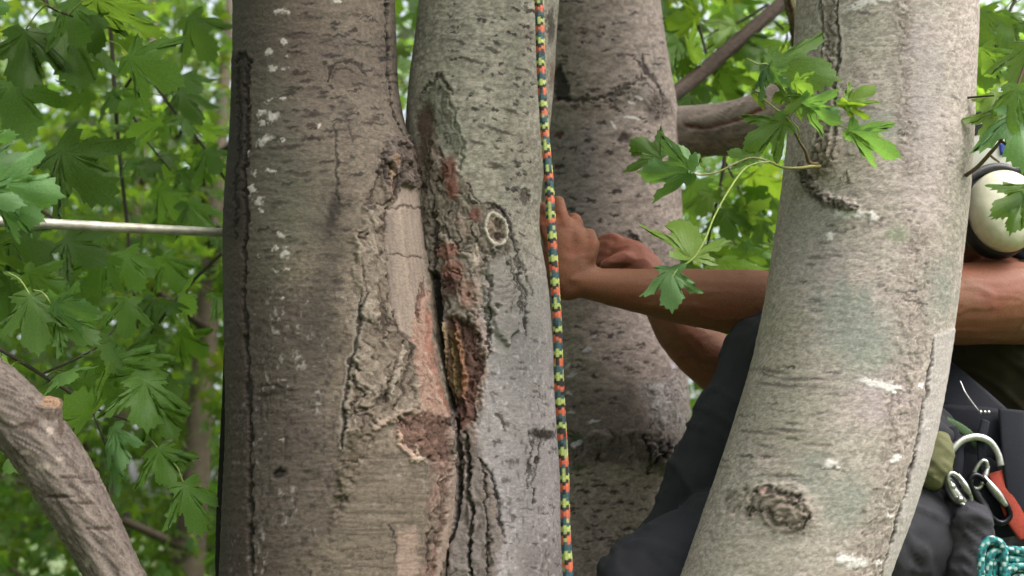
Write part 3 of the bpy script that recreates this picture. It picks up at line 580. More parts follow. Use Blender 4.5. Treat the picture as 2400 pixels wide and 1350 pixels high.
A3 = stem_path([(-60, 1262, 1540), (0, 1262, 1545), (100, 1264, 1558), (200, 1266, 1576), (260, 1268, 1588), (330, 1268, 1587), (400, 1268, 1593), (500, 1268, 1600), (600, 1266, 1598), (680, 1266, 1582), (755, 1268, 1570), (800, 1270, 1588), (850, 1272, 1606), (950, 1276, 1617), (1030, 1276, 1612), (1090, 1278, 1592), (1150, 1278, 1566), (1250, 1276, 1552), (1350, 1272, 1548)],
    1.80, [(.165, 1.84, 5.2, .115), (.20, 1.95, 6.0, .10), (.22, 2.1, 7.2, .075)], [(.16, 1.78, 3.7, .12), (.12, 1.66, 3.3, .13), (.07, 1.52, 2.9, .15)])
build_stem('stem', A3, 3.85, 5.00, .0019, .0019, (140, 128, 116), paint_rear, tree, (.77, .76, .88))['label'] = 'rear stem dotted with dark lenticels behind the reaching arm'

# --- common trunk below the fork ------------------------------------
def tube_bark(name, path, nseg, nring, cols, parent, amp=.004, feature=None, mat=None, seed=0, cap=True):
    V, f, th, L, D, R = tube_arrays(path, nseg, nring, 1.0, cap)
    u = th * R / .0006; v = L / .0006
    cu, su = np.cos(th) * 3, np.sin(th) * 3
    n1 = fbm(cu + L * 9, su + L * 9, 4, 300 + seed); n2 = fbm(cu * 4 + 50, su * 4 + L * 160, 3, 310 + seed); n3 = fbm(cu * 9 + 9, su * 9 + L * 300, 3, 320 + seed)
    c = lin(cols[0]) * (1 - sst(.3, .7, n1))[:, None] + lin(cols[1]) * sst(.3, .7, n1)[:, None]
    c = c * (.6 + .8 * n3)[:, None]; c += (lin(cols[2]) - c) * (sst(.56, .7, n2) * .8)[:, None]
    dsp = amp * ((n1 - .5) * 1.6 + (n2 - .5) * .5 + (n3 - .5) * .4)
    if feature:
        px, py = proj(V); dsp, c = feature(px, py, dsp, c, th, L)
    return new_mesh(name, V + D * dsp[:, None], f, c * np.array([.75, .74, .78]), mat or BARK, parent)
tube_bark('trunk', [(0, 1.45, -.06, .62), (0, 1.45, .15, .50), (0, 1.45, .8, .40), (.01, 1.45, 2.0, .36), (.03, 1.45, 2.8, .37), (.04, 1.47, 3.15, .36), (.05, 1.5, 3.38, .27)], 96, 300, [(112, 101, 86), (132, 120, 102), (82, 72, 60)], tree, .02, seed=3)

# ------------------------------------------------------------------ ground
def ground():
    n = 90; g = np.linspace(-1, 1, n); g = np.sign(g) * np.abs(g) ** 2.6 * 900
    X, Yy = np.meshgrid(g, g); r = np.hypot(X, Yy)
    Z = (fbm(X / 6 + 900, Yy / 6 + 900, 3, 400) - .5) * .35 * sst(1.5, 6, np.hypot(X, Yy - 1.45)) - .01
    V = np.stack([X, Yy, Z], -1).reshape(-1, 3)
    m, t, o = mat_new('forest floor grass'); tc = N(t, 'ShaderNodeTexCoord')
    n1 = N(t, 'ShaderNodeTexNoise', i_Scale=1.2, i_Detail=8.0, i_Roughness=.7); t.links.new(tc.outputs['Object'], n1.inputs[0])
    cr = N(t, 'ShaderNodeValToRGB'); cr.color_ramp.elements[0].position = .35; cr.color_ramp.elements[0].color = (.03, .05, .015, 1)
    cr.color_ramp.elements[1].position = .65; cr.color_ramp.elements[1].color = (.09, .13, .035, 1); t.links.new(n1.outputs[0], cr.inputs[0])
    p = N(t, 'ShaderNodeBsdfPrincipled', i_Roughness=.95); t.links.new(cr.outputs[0], p.inputs[0]); t.links.new(p.outputs[0], o.inputs[0])
    ob = new_mesh('ground', V, grid_faces(n, n, False), None, m); ob['kind'] = 'structure'; ob['label'] = 'grassy ground below the trees'
ground()

# ------------------------------------------------------------------ limbs of the maple
def pxpath(pts):
    """rows (px, py, Y, radius in photo pixels) -> world x, y, z, r"""
    return [(*P(a, b, Y), r * scale_at(Y)) for a, b, Y, r in pts]
def limb_feat(px, py, dsp, c, th, L):
    d, _ = Paint.segdist(px + (fbm(px / 9, py / 9, 2, 5) - .5) * 8, py + (fbm(px / 9, py / 9, 2, 8) - .5) * 8, [(1605, 294), (1650, 300), (1690, 290), (1730, 282), (1790, 252)])
    f = 1 - sst(2, 6, d); c = c + (lin((104, 66, 48)) - c) * f[:, None]; return dsp - .004 * f, c
tube_bark('branch', pxpath([(1470, 345, 1.84, 60), (1540, 330, 1.82, 72), (1590, 316, 1.81, 66), (1650, 306, 1.79, 62), (1720, 298, 1.77, 66), (1800, 266, 1.74, 63), (1950, 170, 1.71, 56), (2150, 20, 1.74, 50), (2500, -250, 1.9, 40), (3000, -700, 2.1, 20)]), 72, 330, [(130, 119, 111), (146, 134, 125), (98, 86, 78)], tree, .004, limb_feat, seed=11)['label'] = 'side branch with a reddish crack joining the rear stem'
tube_bark('branch', pxpath([(1540, 245, 1.86, 20), (1612, 196, 1.95, 19), (1700, 122, 2.0, 18), (1800, 36, 2.05, 17), (1900, -60, 2.1, 16), (2100, -300, 2.2, 12)]), 24, 160, [(74, 62, 56), (88, 74, 66), (54, 44, 38)], tree, .003, seed=12)
tube_bark('branch', pxpath([(1838, -90, 1.9, 15), (1850, 0, 1.9, 14), (1862, 60, 1.9, 13), (1868, 110, 1.9, 13), (1862, 170, 1.88, 11), (1852, 240, 1.82, 14)]), 24, 120, [(66, 54, 44), (120, 108, 70), (40, 32, 28)], tree, .006, seed=13)
def cut_feat(px, py, dsp, c, th, L):
    for x, y, a, b in [(118, 1010, 8, 10), (100, 1095, 16, 9), (140, 1075, 12, 6), (205, 1315, 8, 14), (235, 1090, 14, 7), (60, 1060, 14, 6)]:
        d = np.hypot((px - x) / a, (py - y) / b) + (fbm(px / 7, py / 7, 2, 3) - .5); f = 1 - sst(.7, 1.2, d); c = c + (lin((158, 148, 136)) - c) * (f * .7)[:, None]
    for x, y, a, b in [(84, 988, 8, 6), (145, 1000, 8, 26), (60, 1000, 26, 8), (140, 1165, 34, 4), (170, 1120, 30, 3), (240, 1240, 30, 4), (190, 1180, 26, 3), (215, 1130, 20, 4)]:
        d = np.hypot((px - x) / a, (py - y) / b) + (fbm(px / 7, py / 7, 2, 4) - .5); f = 1 - sst(.7, 1.2, d); c = c + (lin((72, 58, 50)) - c) * (f * .8)[:, None]; dsp = dsp - .002 * f
    return dsp, c
cb = tube_bark('branch', pxpath([(-700, 420, 1.00, 50), (-300, 690, 1.06, 62), (-100, 850, 1.10, 64), (18, 950, 1.12, 69), (98, 1046, 1.13, 69), (176, 1172, 1.14, 62), (232, 1272, 1.15, 58), (272, 1355, 1.16, 57), (330, 1480, 1.18, 66), (420, 1750, 1.24, 76), (560, 2150, 1.33, 100), (760, 2500, 1.40, 130)]), 120, 900, [(104, 94, 88), (116, 106, 98), (72, 62, 56)], tree, .005, cut_feat, seed=14)
cb['label'] = 'sloping pruned branch with a fresh orange cut stub'
# fresh stub on it
sp = pxpath([(92, 1050, 1.13, 46), (102, 1000, 1.125, 40), (110, 958, 1.118, 32), (112, 947, 1.116, 30)])
tube_bark('branch_stub', sp, 40, 60, [(104, 92, 84), (116, 104, 94), (74, 62, 54)], cb, .003, seed=15)
def cut_face(center, axis, r, parent, cols):
    axis = axis / np.linalg.norm(axis); u = np.cross(axis, [0, 1, 0.2]); u /= np.linalg.norm(u); v = np.cross(axis, u)
    nr, ns = 16, 40; V = []; C = []
    for i in range(nr):
        q = i / (nr - 1)
        for k in range(ns):
            a = 2 * math.pi * k / ns; rr = r * q * (1 + .09 * math.sin(a * 2 + 1) + .05 * math.sin(a * 5))
            V.append(center + (u * math.cos(a) + v * math.sin(a)) * rr + axis * (.0035 * (1 - q ** 4) + .001 * math.sin(a * 3 + q * 7)))
            w = .5 + .5 * math.sin(q * 26 + math.sin(a * 2)); C.append(lin(cols[0]) * w + lin(cols[1]) * (1 - w) if q < .86 else lin(cols[2]))
    new_mesh('cut_face', np.array(V), grid_faces(nr, ns), np.array(C), BARK, parent)
cut_face(np.array(sp[-1][:3]), np.array(sp[-1][:3]) - np.array(sp[0][:3]) + np.array([.006, -.035, 0]), sp[-1][3] * .98, cb, [(132, 108, 90), (110, 84, 68), (86, 70, 58)])
# limbs above the picture that carry the hanging twigs
tube_bark('branch', [(-.30, 1.42, 5.5, .06), (-.6, 1.35, 5.75, .05), (-1.2, 1.25, 5.95, .035), (-2.0, 1.1, 6.0, .015)], 20, 80, [(112, 101, 86), (132, 120, 102), (82, 72, 60)], tree, .003, seed=16)
tube_bark('branch', [(.56, 1.27, 5.5, .05), (.8, 1.3, 5.7, .04), (1.3, 1.3, 5.9, .03), (1.9, 1.3, 5.95, .012)], 20, 80, [(150, 140, 124), (160, 148, 132), (110, 98, 84)], tree, .003, seed=17)
# near-black bark ridge along the far left flank
rd = tube_bark('bark_ridge', pxpath([(546, 330, 1.34, 3), (544, 400, 1.34, 9), (537, 480, 1.34, 11), (534, 560, 1.34, 9), (538, 700, 1.34, 8), (534, 900, 1.345, 12), (529, 1050, 1.35, 14), (523, 1200, 1.35, 14), (521, 1350, 1.35, 15), (525, 1550, 1.36, 14), (560, 1800, 1.37, 6)]), 20, 400, [(20, 16, 15), (26, 21, 19), (12, 10, 10)], tree, .002, seed=18)
rd['label'] = 'near-black bark ridge on the flank'

# ------------------------------------------------------------------ metal rod
V, f, *_ = tube_arrays([(*P(560, 547, 1.335), .0066), (*P(520, 545, 1.33), .0066), (*P(160, 527, 1.20), .0068), (*P(-400, 497, 1.0), .007)], 20, 120)
tag(new_mesh('metal_rod', V, f, None, mat_plain('dull galvanised steel', lin((158, 155, 146)), .55, .6, .3, 60, .2)), 'thin grey metal rod running from the leaves into the brown stem', 'rod')

# ------------------------------------------------------------------ leaves
HALF = [(.0, .0), (.10, -.05), (.22, -.07), (.345, -.037), (.36, -.03), (.348, -.015), (.31, .03), (.33, .08), (.24, .10), (.235, .135), (.31, .21), (.38, .26), (.42, .30), (.52, .38), (.53, .43), (.66, .545), (.685, .60), (.70, .62), (.665, .615), (.58, .58), (.54, .62), (.46, .55), (.40, .57), (.32, .48), (.27, .47), (.215, .46), (.21, .54), (.265, .70), (.22, .72), (.225, .81), (.15, .81), (.125, .90), (.05, .90), (.018, .965)]
TIPS = {4, 17, 34}
def leaf_mesh(name, seed, mat):
    r = np.random.default_rng(seed); jit = lambda p: (p[0] * (1 + r.normal(0, .05)), p[1] + r.normal(0, .012))
    right = [jit(p) for p in HALF]; left = [jit((-x, y)) for x, y in HALF[1:]][::-1]
    out = right + [(0, 1.0)] + left; n = len(out); nh = len(HALF)
    tips = {4, 17, nh, n - 4, n - 17}; c = np.array([0, .05]); O = np.array(out)
    V = [(0, .05)]; C = [1.5]
    rings = (.3, .55, .8, 1.0)
    for q in rings:
        for k in range(n):
            V.append(tuple(c + (O[k] - c) * q)); C.append(1.5 if k in tips else 1.0 - .06 * (k % 2))
    V = np.array(V); x, y = V[:, 0], V[:, 1]
    fold, droop, wave = r.uniform(.1, .55), r.uniform(.05, .4), r.uniform(.02, .06); ph = r.uniform(0, 6)
    z = -fold * np.abs(x) ** 1.4 * .6 * np.sign(r.random() - .25) - droop * np.clip(y, 0, 2) ** 2 * .5 + wave * np.sin(x * 9 + ph) * np.cos(y * 7 + ph)
    W = np.stack([x, y, z], 1); tri = [(0, 1 + k, 1 + (k + 1) % n) for k in range(n)]
    quad = [(1 + i * n + k, 1 + (i + 1) * n + k, 1 + (i + 1) * n + (k + 1) % n, 1 + i * n + (k + 1) % n) for i in range(len(rings) - 1) for k in range(n)]
    o = new_mesh(name, W, [np.array(tri), np.array(quad)], np.array(C)[:, None] * np.ones(3), mat); me = o.data; bpy.data.objects.remove(o); return me
LM = mat_leaf('maple leaf mid green', (.11, .20, .055), (.24, .40, .04), .55)
LD = mat_leaf('maple leaf deep green', (.065, .125, .03), (.18, .31, .03), .58)
LL = mat_leaf('maple leaf pale underside', (.125, .235, .095), (.19, .36, .06), .5)
LY = mat_leaf('maple leaf young yellow green', (.16, .27, .045), (.27, .42, .03), .55)
LEAF = {k: [leaf_mesh('leaf', s + j, m) for j in range(4)] for s, (k, m) in enumerate({'m': LM, 'd': LD, 'l': LL, 'y': LY}.items())}
def put_leaf(parent, b, t, roll=0.0, kind='m', w=1.0, var=None):
    b = Vector(b); t = Vector(t); y = t - b; L = y.length; y.normalize()
    v = Vector(CAM) - b; n = (v - y * v.dot(y)).normalized(); n = Quaternion(y, roll) @ n; x = y.cross(n)
    o = link('leaf', LEAF[kind][random.randrange(4) if var is None else var], parent)
    o.matrix_local = Matrix(((x.x * L * w, y.x * L, n.x * L, b.x), (x.y * L * w, y.y * L, n.y * L, b.y), (x.z * L * w, y.z * L, n.z * L, b.z), (0, 0, 0, 1)))
    return o
TWIG = mat_plain('twig bark', (.5, .5, .5), .75, attr=True, noise=.3, scale=300, bump=.3)
DARKTW = lin((52, 46, 36)); GREENTW = lin((128, 142, 78)); BROWNTW = lin((112, 90, 66))
def leafy_branch(twigs, auto=(), hand=(), label=None):
    """twigs: lists of (px,py,Y,r); auto: (twig no, leaves, size m, kinds, spread); hand: leaves by base and tip"""
    j = Join(); leaves = []
    for tw, c in twigs: j.tube(pxpath(tw), 7, 12 * len(tw), c)
    for ti, n, size, kinds, t0 in auto:
        S = smooth_path(pxpath(twigs[ti][0]), 200)
        for k in range(n):
            q = S[int(199 * min(1, t0 + (1 - t0) * (k + random.random() * .8) / n))][:3]
            a = random.uniform(0, 2 * math.pi); pl = random.uniform(.4, 1.0) * size
            d = np.array([math.cos(a), math.sin(a) * .8, random.uniform(-.9, .35)]); d /= np.linalg.norm(d)
            b = q + d * pl; e = d + np.array([random.uniform(-.4, .4), random.uniform(-.5, .3), random.uniform(-1.1, -.1)]); e /= np.linalg.norm(e)
            s = size * random.uniform(.75, 1.2); mid = (q + b) / 2 + np.array([0, 0, .12 * pl])
            j.tube([(*q, .0011), (*mid, .0009), (*b, .0008)], 5, 6, GREENTW * .6); leaves.append((b, b + e * s, random.uniform(-.9, .9), random.choice(kinds), random.uniform(.85, 1.1)))
    for h in hand:
        bx, by, tx, ty, Yb, Yt, roll, kind, wd = h[:9]; leaves.append((P(bx, by, Yb), P(tx, ty, Yt), roll, kind, wd))
        if len(h) > 9: j.tube([(*P(*h[9]), .0012), (*((P(*h[9]) + P(bx, by, Yb)) / 2 + np.array([0, 0, .006])), .0011), (*P(bx, by, Yb), .001)], 6, 8, GREENTW)
    o = j.build('leafy_branch', TWIG, tree)
    if label: o['label'] = label
    for b, t, r, k, wd in leaves: put_leaf(o, b, t, r, k, wd)
    return o
# left-hand boughs
leafy_branch([([(-160, 250, 1.0, 5), (-80, 360, .99, 4), (-20, 425, .98, 3)], BROWNTW)], hand=[
    (-22, 428, 152, 462, .98, 1.0, .1, 'l', 1.0), (-60, 330, 48, 318, 1.0, 1.02, .5, 'l', .8), (-70, 455, 62, 478, .97, .98, -.35, 'l', .75), (-40, 395, 92, 362, 1.01, 1.03, -.5, 'l', .8), (-10, 470, 105, 522, 1.0, 1.0, .2, 'l', .8),
    (-80, 20, 34, 18, 1.05, 1.08, .3, 'l', .8)], label='pale bright leaves on a twig beside the metal rod')
leafy_branch([([(60, -160, 1.35, 6), (100, -10, 1.35, 5), (130, 22, 1.35, 4), (170, 38, 1.34, 3)], DARKTW)], [(0, 6, .1, 'mdd', .3)], hand=[
    (215, -5, 392, 104, 1.32, 1.40, 1.05, 'm', .8, (160, 36, 1.34)), (300, 128, 432, 205, 1.36, 1.36, .15, 'm', .95, (250, 95, 1.36)), (60, 70, 50, 210, 1.38, 1.36, .2, 'd', .95, (110, 10, 1.35)), (160, 60, 190, 210, 1.42, 1.4, -.3, 'd', .95), (20, 190, 60, 330, 1.45, 1.42, .2, 'd', 1.0), (225, 20, 215, 130, 1.4, 1.38, .6, 'd', .8)])
leafy_branch([([(228, -200, 1.9, 7), (258, 60, 1.9, 5.5), (270, 240, 1.9, 5), (286, 420, 1.9, 4.5), (302, 560, 1.9, 4), (322, 770, 1.9, 3)], DARKTW), ([(330, 150, 1.75, 4), (400, 250, 1.75, 4), (470, 335, 1.75, 3.5), (534, 430, 1.75, 3)], DARKTW), ([(300, 250, 1.9, 4), (345, 330, 1.9, 3), (400, 400, 1.9, 2)], DARKTW), ([(270, 240, 1.9, 4), (300, 195, 1.85, 4), (330, 150, 1.75, 4)], DARKTW)], [(0, 22, .068, 'mmd', .1), (1, 14, .065, 'mmd', .1), (2, 8, .065, 'md', .2)], hand=[
    (135, 345, 268, 480, 1.3, 1.3, .25, 'd', 1.0), (440, 40, 500, 150, 1.8, 1.8, .4, 'm', .9), (420, 210, 470, 300, 1.8, 1.8, -.4, 'd', .9), (370, 440, 440, 520, 1.9, 1.9, .3, 'm', .9), (440, 470, 500, 560, 1.9, 1.9, -.3, 'd', .9)])
leafy_branch([([(-120, 740, 1.35, 6), (0, 818, 1.35, 5), (100, 880, 1.35, 4.5), (200, 946, 1.35, 4), (235, 1010, 1.36, 3), (262, 1085, 1.36, 2.5)], DARKTW), ([(200, 946, 1.35, 3), (250, 968, 1.36, 3), (300, 985, 1.36, 2)], DARKTW), ([(95, 878, 1.35, 3), (160, 850, 1.4, 3), (225, 815, 1.45, 2.5), (270, 770, 1.5, 2)], DARKTW)], [(0, 5, .075, 'mmy', .2), (2, 4, .08, 'mm', .1)], hand=[
    (70, 690, 88, 838, 1.3, 1.3, .15, 'm', .85, (20, 640, 1.32)), (120, 712, 232, 738, 1.3, 1.28, .5, 'l', .8, (78, 680, 1.3)), (130, 740, 236, 806, 1.33, 1.33, -.4, 'd', .9), (60, 640, 160, 690, 1.35, 1.35, .4, 'd', .8), (340, 890, 345, 1012, 1.34, 1.32, .0, 'm', 1.15, (300, 985, 1.36)), (300, 700, 290, 800, 1.4, 1.4, .2, 'm', .9), (265, 1000, 280, 1112, 1.34, 1.3, .7, 'l', .6), (262, 1085, 272, 1170, 1.35, 1.33, .8, 'l', .5), (370, 1050, 400, 1140, 1.36, 1.34, .2, 'm', 1.1, (330, 1030, 1.36)), (430, 1132, 474, 1262, 1.34, 1.33, .15, 'm', .8, (400, 1080, 1.36)), (360, 950, 420, 1030, 1.36, 1.36, -.3, 'm', .95), (150, 870, 120, 960, 1.38, 1.38, .4, 'm', .8), (420, 1060, 428, 1110, 1.36, 1.36, .5, 'm', .7), (330, 830, 385, 905, 1.5, 1.5, .3, 'm', .9), (180, 900, 195, 990, 1.42, 1.42, -.2, 'm', .9)], label='green twig with drooping leaves over the sloping pruned branch')
leafy_branch([([(560, 560, 1.75, 4), (470, 640, 1.75, 4), (400, 720, 1.75, 3.5), (340, 800, 1.75, 3), (300, 860, 1.75, 2)], DARKTW), ([(-200, 480, 1.6, 5), (-40, 560, 1.6, 4), (60, 600, 1.6, 3), (170, 640, 1.6, 2.5)], DARKTW)], [(0, 14, .068, 'mmd', .1), (1, 12, .085, 'mdd', .1)], hand=[
    (20, 550, 120, 620, 1.5, 1.5, .1, 'd', 1.1), (150, 560, 250, 620, 1.5, 1.5, -.2, 'd', 1.1), (290, 590, 330, 690, 1.6, 1.6, .2, 'm', .95), (-40, 590, 60, 640, 1.5, 1.5, .9, 'd', .9), (250, 600, 200, 700, 1.55, 1.55, .3, 'd', 1.0), (380, 600, 430, 690, 1.7, 1.7, .3, 'm', .9)])
# gap between rear and right stem
leafy_branch([([(1590, -120, 2.1, 6), (1612, 0, 2.1, 5), (1640, 70, 2.1, 4.5), (1655, 125, 2.1, 3)], DARKTW), ([(1800, 10, 2.1, 4), (1740, 48, 2.1, 3.5), (1690, 66, 2.1, 3), (1648, 92, 2.1, 2)], DARKTW), ([(1545, 60, 2.1, 3), (1575, 128, 2.1, 3), (1590, 180, 2.1, 3), (1620, 240, 2.1, 2)], DARKTW), ([(1575, 130, 2.1, 2), (1630, 128, 2.1, 2), (1680, 100, 2.1, 1.5)], DARKTW), ([(1815, 50, 2.1, 3), (1845, 82, 2.1, 3), (1825, 130, 2.1, 2)], DARKTW)], [(0, 7, .1, 'mmd', .2), (1, 7, .1, 'mmy', .1), (2, 7, .1, 'md', .1), (4, 5, .1, 'my', .1)], hand=[
    (1590, 20, 1585, 110, 2.15, 2.15, .2, 'd', 1.1), (1720, 10, 1700, 90, 2.2, 2.2, .2, 'm', 1.1), (1600, 140, 1615, 178, 2.0, 2.0, .2, 'y', 1.1), (1690, 160, 1720, 220, 2.1, 2.1, .4, 'd', 1.2), (1780, 90, 1800, 150, 2.1, 2.1, .2, 'm', 1.2), (1640, 190, 1660, 250, 2.1, 2.1, -.4, 'm', 1.0)])
leafy_branch([([(1700, 360, 1.95, 5), (1690, 430, 1.95, 4.5), (1672, 510, 1.95, 4), (1655, 590, 1.95, 3), (1648, 650, 1.95, 2)], DARKTW), ([(1700, 380, 1.95, 3), (1730, 440, 1.97, 3), (1770, 520, 2.0, 3), (1830, 600, 2.0, 2)], DARKTW)], [(0, 8, .09, 'mmy', .1), (1, 8, .09, 'md', .2)], hand=[
    (1640, 420, 1625, 510, 1.95, 1.95, .4, 'm', 1.0), (1770, 440, 1765, 525, 1.9, 1.9, .2, 'd', 1.1), (1700, 490, 1712, 570, 1.9, 1.9, -.2, 'd', 1.1), (1790, 520, 1765, 575, 1.85, 1.85, .4, 'd', 1.0), (1820, 430, 1840, 540, 1.95, 1.95, .2, 'm', 1.0), (1640, 590, 1700, 622, 1.9, 1.9, .5, 'm', .9), (1750, 600, 1800, 622, 1.9, 1.9, .5, 'm', .9)])
# over the helmet on the far right
leafy_branch([([(2262, 412, 1.14, 5), (2290, 392, 1.13, 5), (2318, 362, 1.12, 5), (2345, 330, 1.12, 4), (2360, 300, 1.12, 4), (2385, 200, 1.12, 4), (2440, 60, 1.12, 5), (2520, -150, 1.14, 6)], BROWNTW * .55), ([(2345, 330, 1.12, 4), (2375, 350, 1.11, 3.5), (2420, 385, 1.1, 3)], BROWNTW * .55), ([(2318, 362, 1.12, 3), (2330, 372, 1.115, 3), (2342, 380, 1.11, 2)], BROWNTW), ([(2262, 230, 1.14, 3), (2300, 226, 1.13, 2.5), (2330, 224, 1.12, 2)], DARKTW)], hand=[
    (2352, 255, 2306, 335, 1.12, 1.11, .15, 'y', .95, (2358, 290, 1.12)), (2385, 200, 2352, 330, 1.10, 1.10, .5, 'm', .8), (2390, 250, 2400, 400, 1.10, 1.08, -.2, 'l', .85), (2425, 200, 2395, 300, 1.11, 1.10, .3, 'd', .9), (2340, 215, 2300, 262, 1.13, 1.12, .5, 'y', .8), (2430, 440, 2318, 506, 1.07, 1.07, .1, 'd', .7, (2384, 352, 1.11)), (2400, 455, 2366, 548, 1.07, 1.06, .15, 'd', .62), (2420, 100, 2370, 200, 1.13, 1.12, .4, 'm', .9)], label='leafy twig hanging in front of the white helmet')
leafy_branch([([(2500, -260, 1.5, 6), (2420, -80, 1.5, 5), (2360, 40, 1.5, 4), (2320, 150, 1.5, 3)], DARKTW)], [(0, 16, .1, 'mmy', .1)], hand=[(2300, 20, 2310, 110, 1.45, 1.45, .2, 'm', 1.1), (2370, 30, 2360, 120, 1.45, 1.45, -.2, 'm', 1.1), (2300, 110, 2330, 185, 1.4, 1.4, .3, 'm', 1.1), (2400, 100, 2390, 180, 1.4, 1.4, .3, 'd', 1.1)])
# the sprouting shoot on the pale stem
leafy_branch([
    ([(1930, 392, 1.15, 6.8), (1905, 390, 1.135, 5.2), (1870, 394, 1.12, 3.8), (1834, 392, 1.11, 3.4), (1802, 379, 1.11, 3.0), (1761, 370, 1.11, 2.6), (1720, 385, 1.11, 2.4), (1680, 404, 1.11, 2.2), (1640, 410, 1.11, 2.0), (1622, 404, 1.11, 1.8)], BROWNTW * .6 + GREENTW * .45),
    ([(1802, 380, 1.11, 2.5), (1771, 383, 1.105, 2.2), (1740, 401, 1.10, 2.2), (1704, 453, 1.09, 2.2), (1673, 510, 1.085, 2.2), (1652, 562, 1.08, 2.2), (1626, 604, 1.08, 2.2), (1590, 630, 1.08, 2.1), (1574, 652, 1.08, 1.8)], GREENTW * 1.15),
    ([(1915, 386, 1.14, 6.0), (1896, 380, 1.13, 4.5), (1888, 355, 1.12, 3.8), (1875, 334, 1.115, 3.4), (1859, 303, 1.11, 3.0)], BROWNTW * .6),
    ([(1859, 303, 1.11, 3.0), (1844, 277, 1.11, 2.6), (1813, 251, 1.11, 2.4), (1785, 230, 1.11, 2.2), (1758, 210, 1.11, 1.5)], GREENTW), ([(1872, 330, 1.115, 2.2), (1872, 305, 1.10, 2.2), (1856, 285, 1.10, 2.0), (1845, 275, 1.105, 1.8)], GREENTW),
    ([(1844, 277, 1.11, 2.2), (1855, 245, 1.1, 2.0), (1825, 190, 1.1, 2.0), (1800, 152, 1.1, 2.0), (1775, 150, 1.1, 1.8), (1750, 136, 1.1, 1.5)], GREENTW), ([(1915, 280, 1.08, 1.5), (1955, 290, 1.08, 1.5), (1990, 304, 1.075, 1.5)], GREENTW), ([(1850, 275, 1.1, 1.8), (1880, 240, 1.09, 1.5), (1905, 235, 1.085, 1.5), (1915, 280, 1.08, 1.5)], GREENTW)], hand=[
    (1552, 372, 1474, 322, 1.11, 1.12, .35, 'd', 1.1), (1626, 402, 1494, 408, 1.11, 1.10, -.45, 'l', .95), (1634, 398, 1592, 332, 1.11, 1.12, .8, 'l', .8), (1624, 606, 1598, 498, 1.08, 1.13, .55, 'y', 1.0), (1572, 626, 1574, 732, 1.08, 1.07, .1, 'l', .95),
    (1800, 152, 1972, 178, 1.10, 1.07, -.3, 'm', .95), (1796, 152, 1778, 238, 1.10, 1.09, .9, 'l', .5), (1802, 160, 1842, 208, 1.10, 1.08, .8, 'l', .6), (1908, 222, 1832, 264, 1.085, 1.09, .55, 'y', .7), (1880, 240, 1972, 292, 1.085, 1.06, .5, 'l', .8), (1978, 246, 2056, 192, 1.065, 1.06, -.7, 'y', .85), (1972, 240, 2040, 284, 1.065, 1.06, .6, 'y', .5), (1988, 304, 2112, 378, 1.075, 1.05, .6, 'l', .65), (1990, 306, 2080, 320, 1.075, 1.06, -.7, 'y', .55), (1842, 282, 1736, 350, 1.105, 1.12, .3, 'm', .9), (1862, 205, 1806, 240, 1.10, 1.12, .2, 'd', 1.0), (1760, 205, 1790, 262, 1.11, 1.12, .8, 'y', .5), (1860, 190, 1905, 222, 1.09, 1.07, .5, 'm', .9), (1775, 370, 1700, 350, 1.12, 1.14, .6, 'm', .8), (1905, 235, 1925, 255, 1.085, 1.07, .2, 'y', .9)], label='sprouting shoot of toothed leaves growing from the pale stem')

# ------------------------------------------------------------------ leafy crowns and the wood behind
FAR = np.array([(0, 0), (.34, -.04), (.20, .13), (.50, .36), (.70, .62), (.40, .56), (.15, .42), (.19, .76), (0, 1), (-.19, .76), (-.15, .42), (-.40, .56), (-.70, .62), (-.50, .36), (-.20, .13), (-.34, -.04)])
def leaf_cloud(centers, size, rng, droop=.5, tint=(.55, 1.35)):
    n = len(centers); q = len(FAR) + 1
    L = np.vstack([[0, .25], FAR]); Z = -.35 * np.abs(L[:, 0]) ** 1.3 - .15 * L[:, 1] ** 2
    az = rng.uniform(0, 2 * math.pi, n); el = rng.normal(-droop, .5, n); roll = rng.normal(0, .7, n)
    y = np.stack([np.cos(az) * np.cos(el), np.sin(az) * np.cos(el), np.sin(el)], 1)
    x = np.cross(y, [0, 0, 1.0]); x /= np.linalg.norm(x, axis=1)[:, None]; z = np.cross(x, y)
    xr = x * np.cos(roll)[:, None] + z * np.sin(roll)[:, None]; zr = np.cross(xr, y)
    s = size * rng.uniform(.65, 1.25, n)
    V = centers[:, None] + s[:, None, None] * (L[None, :, 0, None] * xr[:, None] + L[None, :, 1, None] * y[:, None] + Z[None, :, None] * zr[:, None])
    k = np.arange(1, q); F0 = np.stack([np.zeros(q - 1, int), k, np.roll(k, -1)], 1); F = (F0[None] + (np.arange(n) * q)[:, None, None]).reshape(-1, 3)
    hue = rng.uniform(0, 1, n); c = rng.uniform(*tint, n)[:, None] * np.stack([.75 + .6 * hue, np.ones(n), .9 - .3 * hue], 1)
    return V.reshape(-1, 3), F, np.repeat(c, q, axis=0)
def clumped(rng, nclump, per, rx, ry, rz, spread, hollow=.25):
    d = rng.normal(size=(nclump, 3)); d /= np.linalg.norm(d, axis=1)[:, None]
    c = d * rng.uniform(hollow, 1, nclump)[:, None] ** .6 * np.array([rx, ry, rz])
    return (c[:, None] + rng.normal(size=(nclump, per, 3)) * np.array([spread, spread, spread * .55])).reshape(-1, 3)
FARLEAF = mat_leaf('woodland leaf', (.075, .14, .03), (.18, .31, .03), .6, .5)
FARBARK = mat_bark('woodland bark', 60, .5, .4)
rng = np.random.default_rng(21)
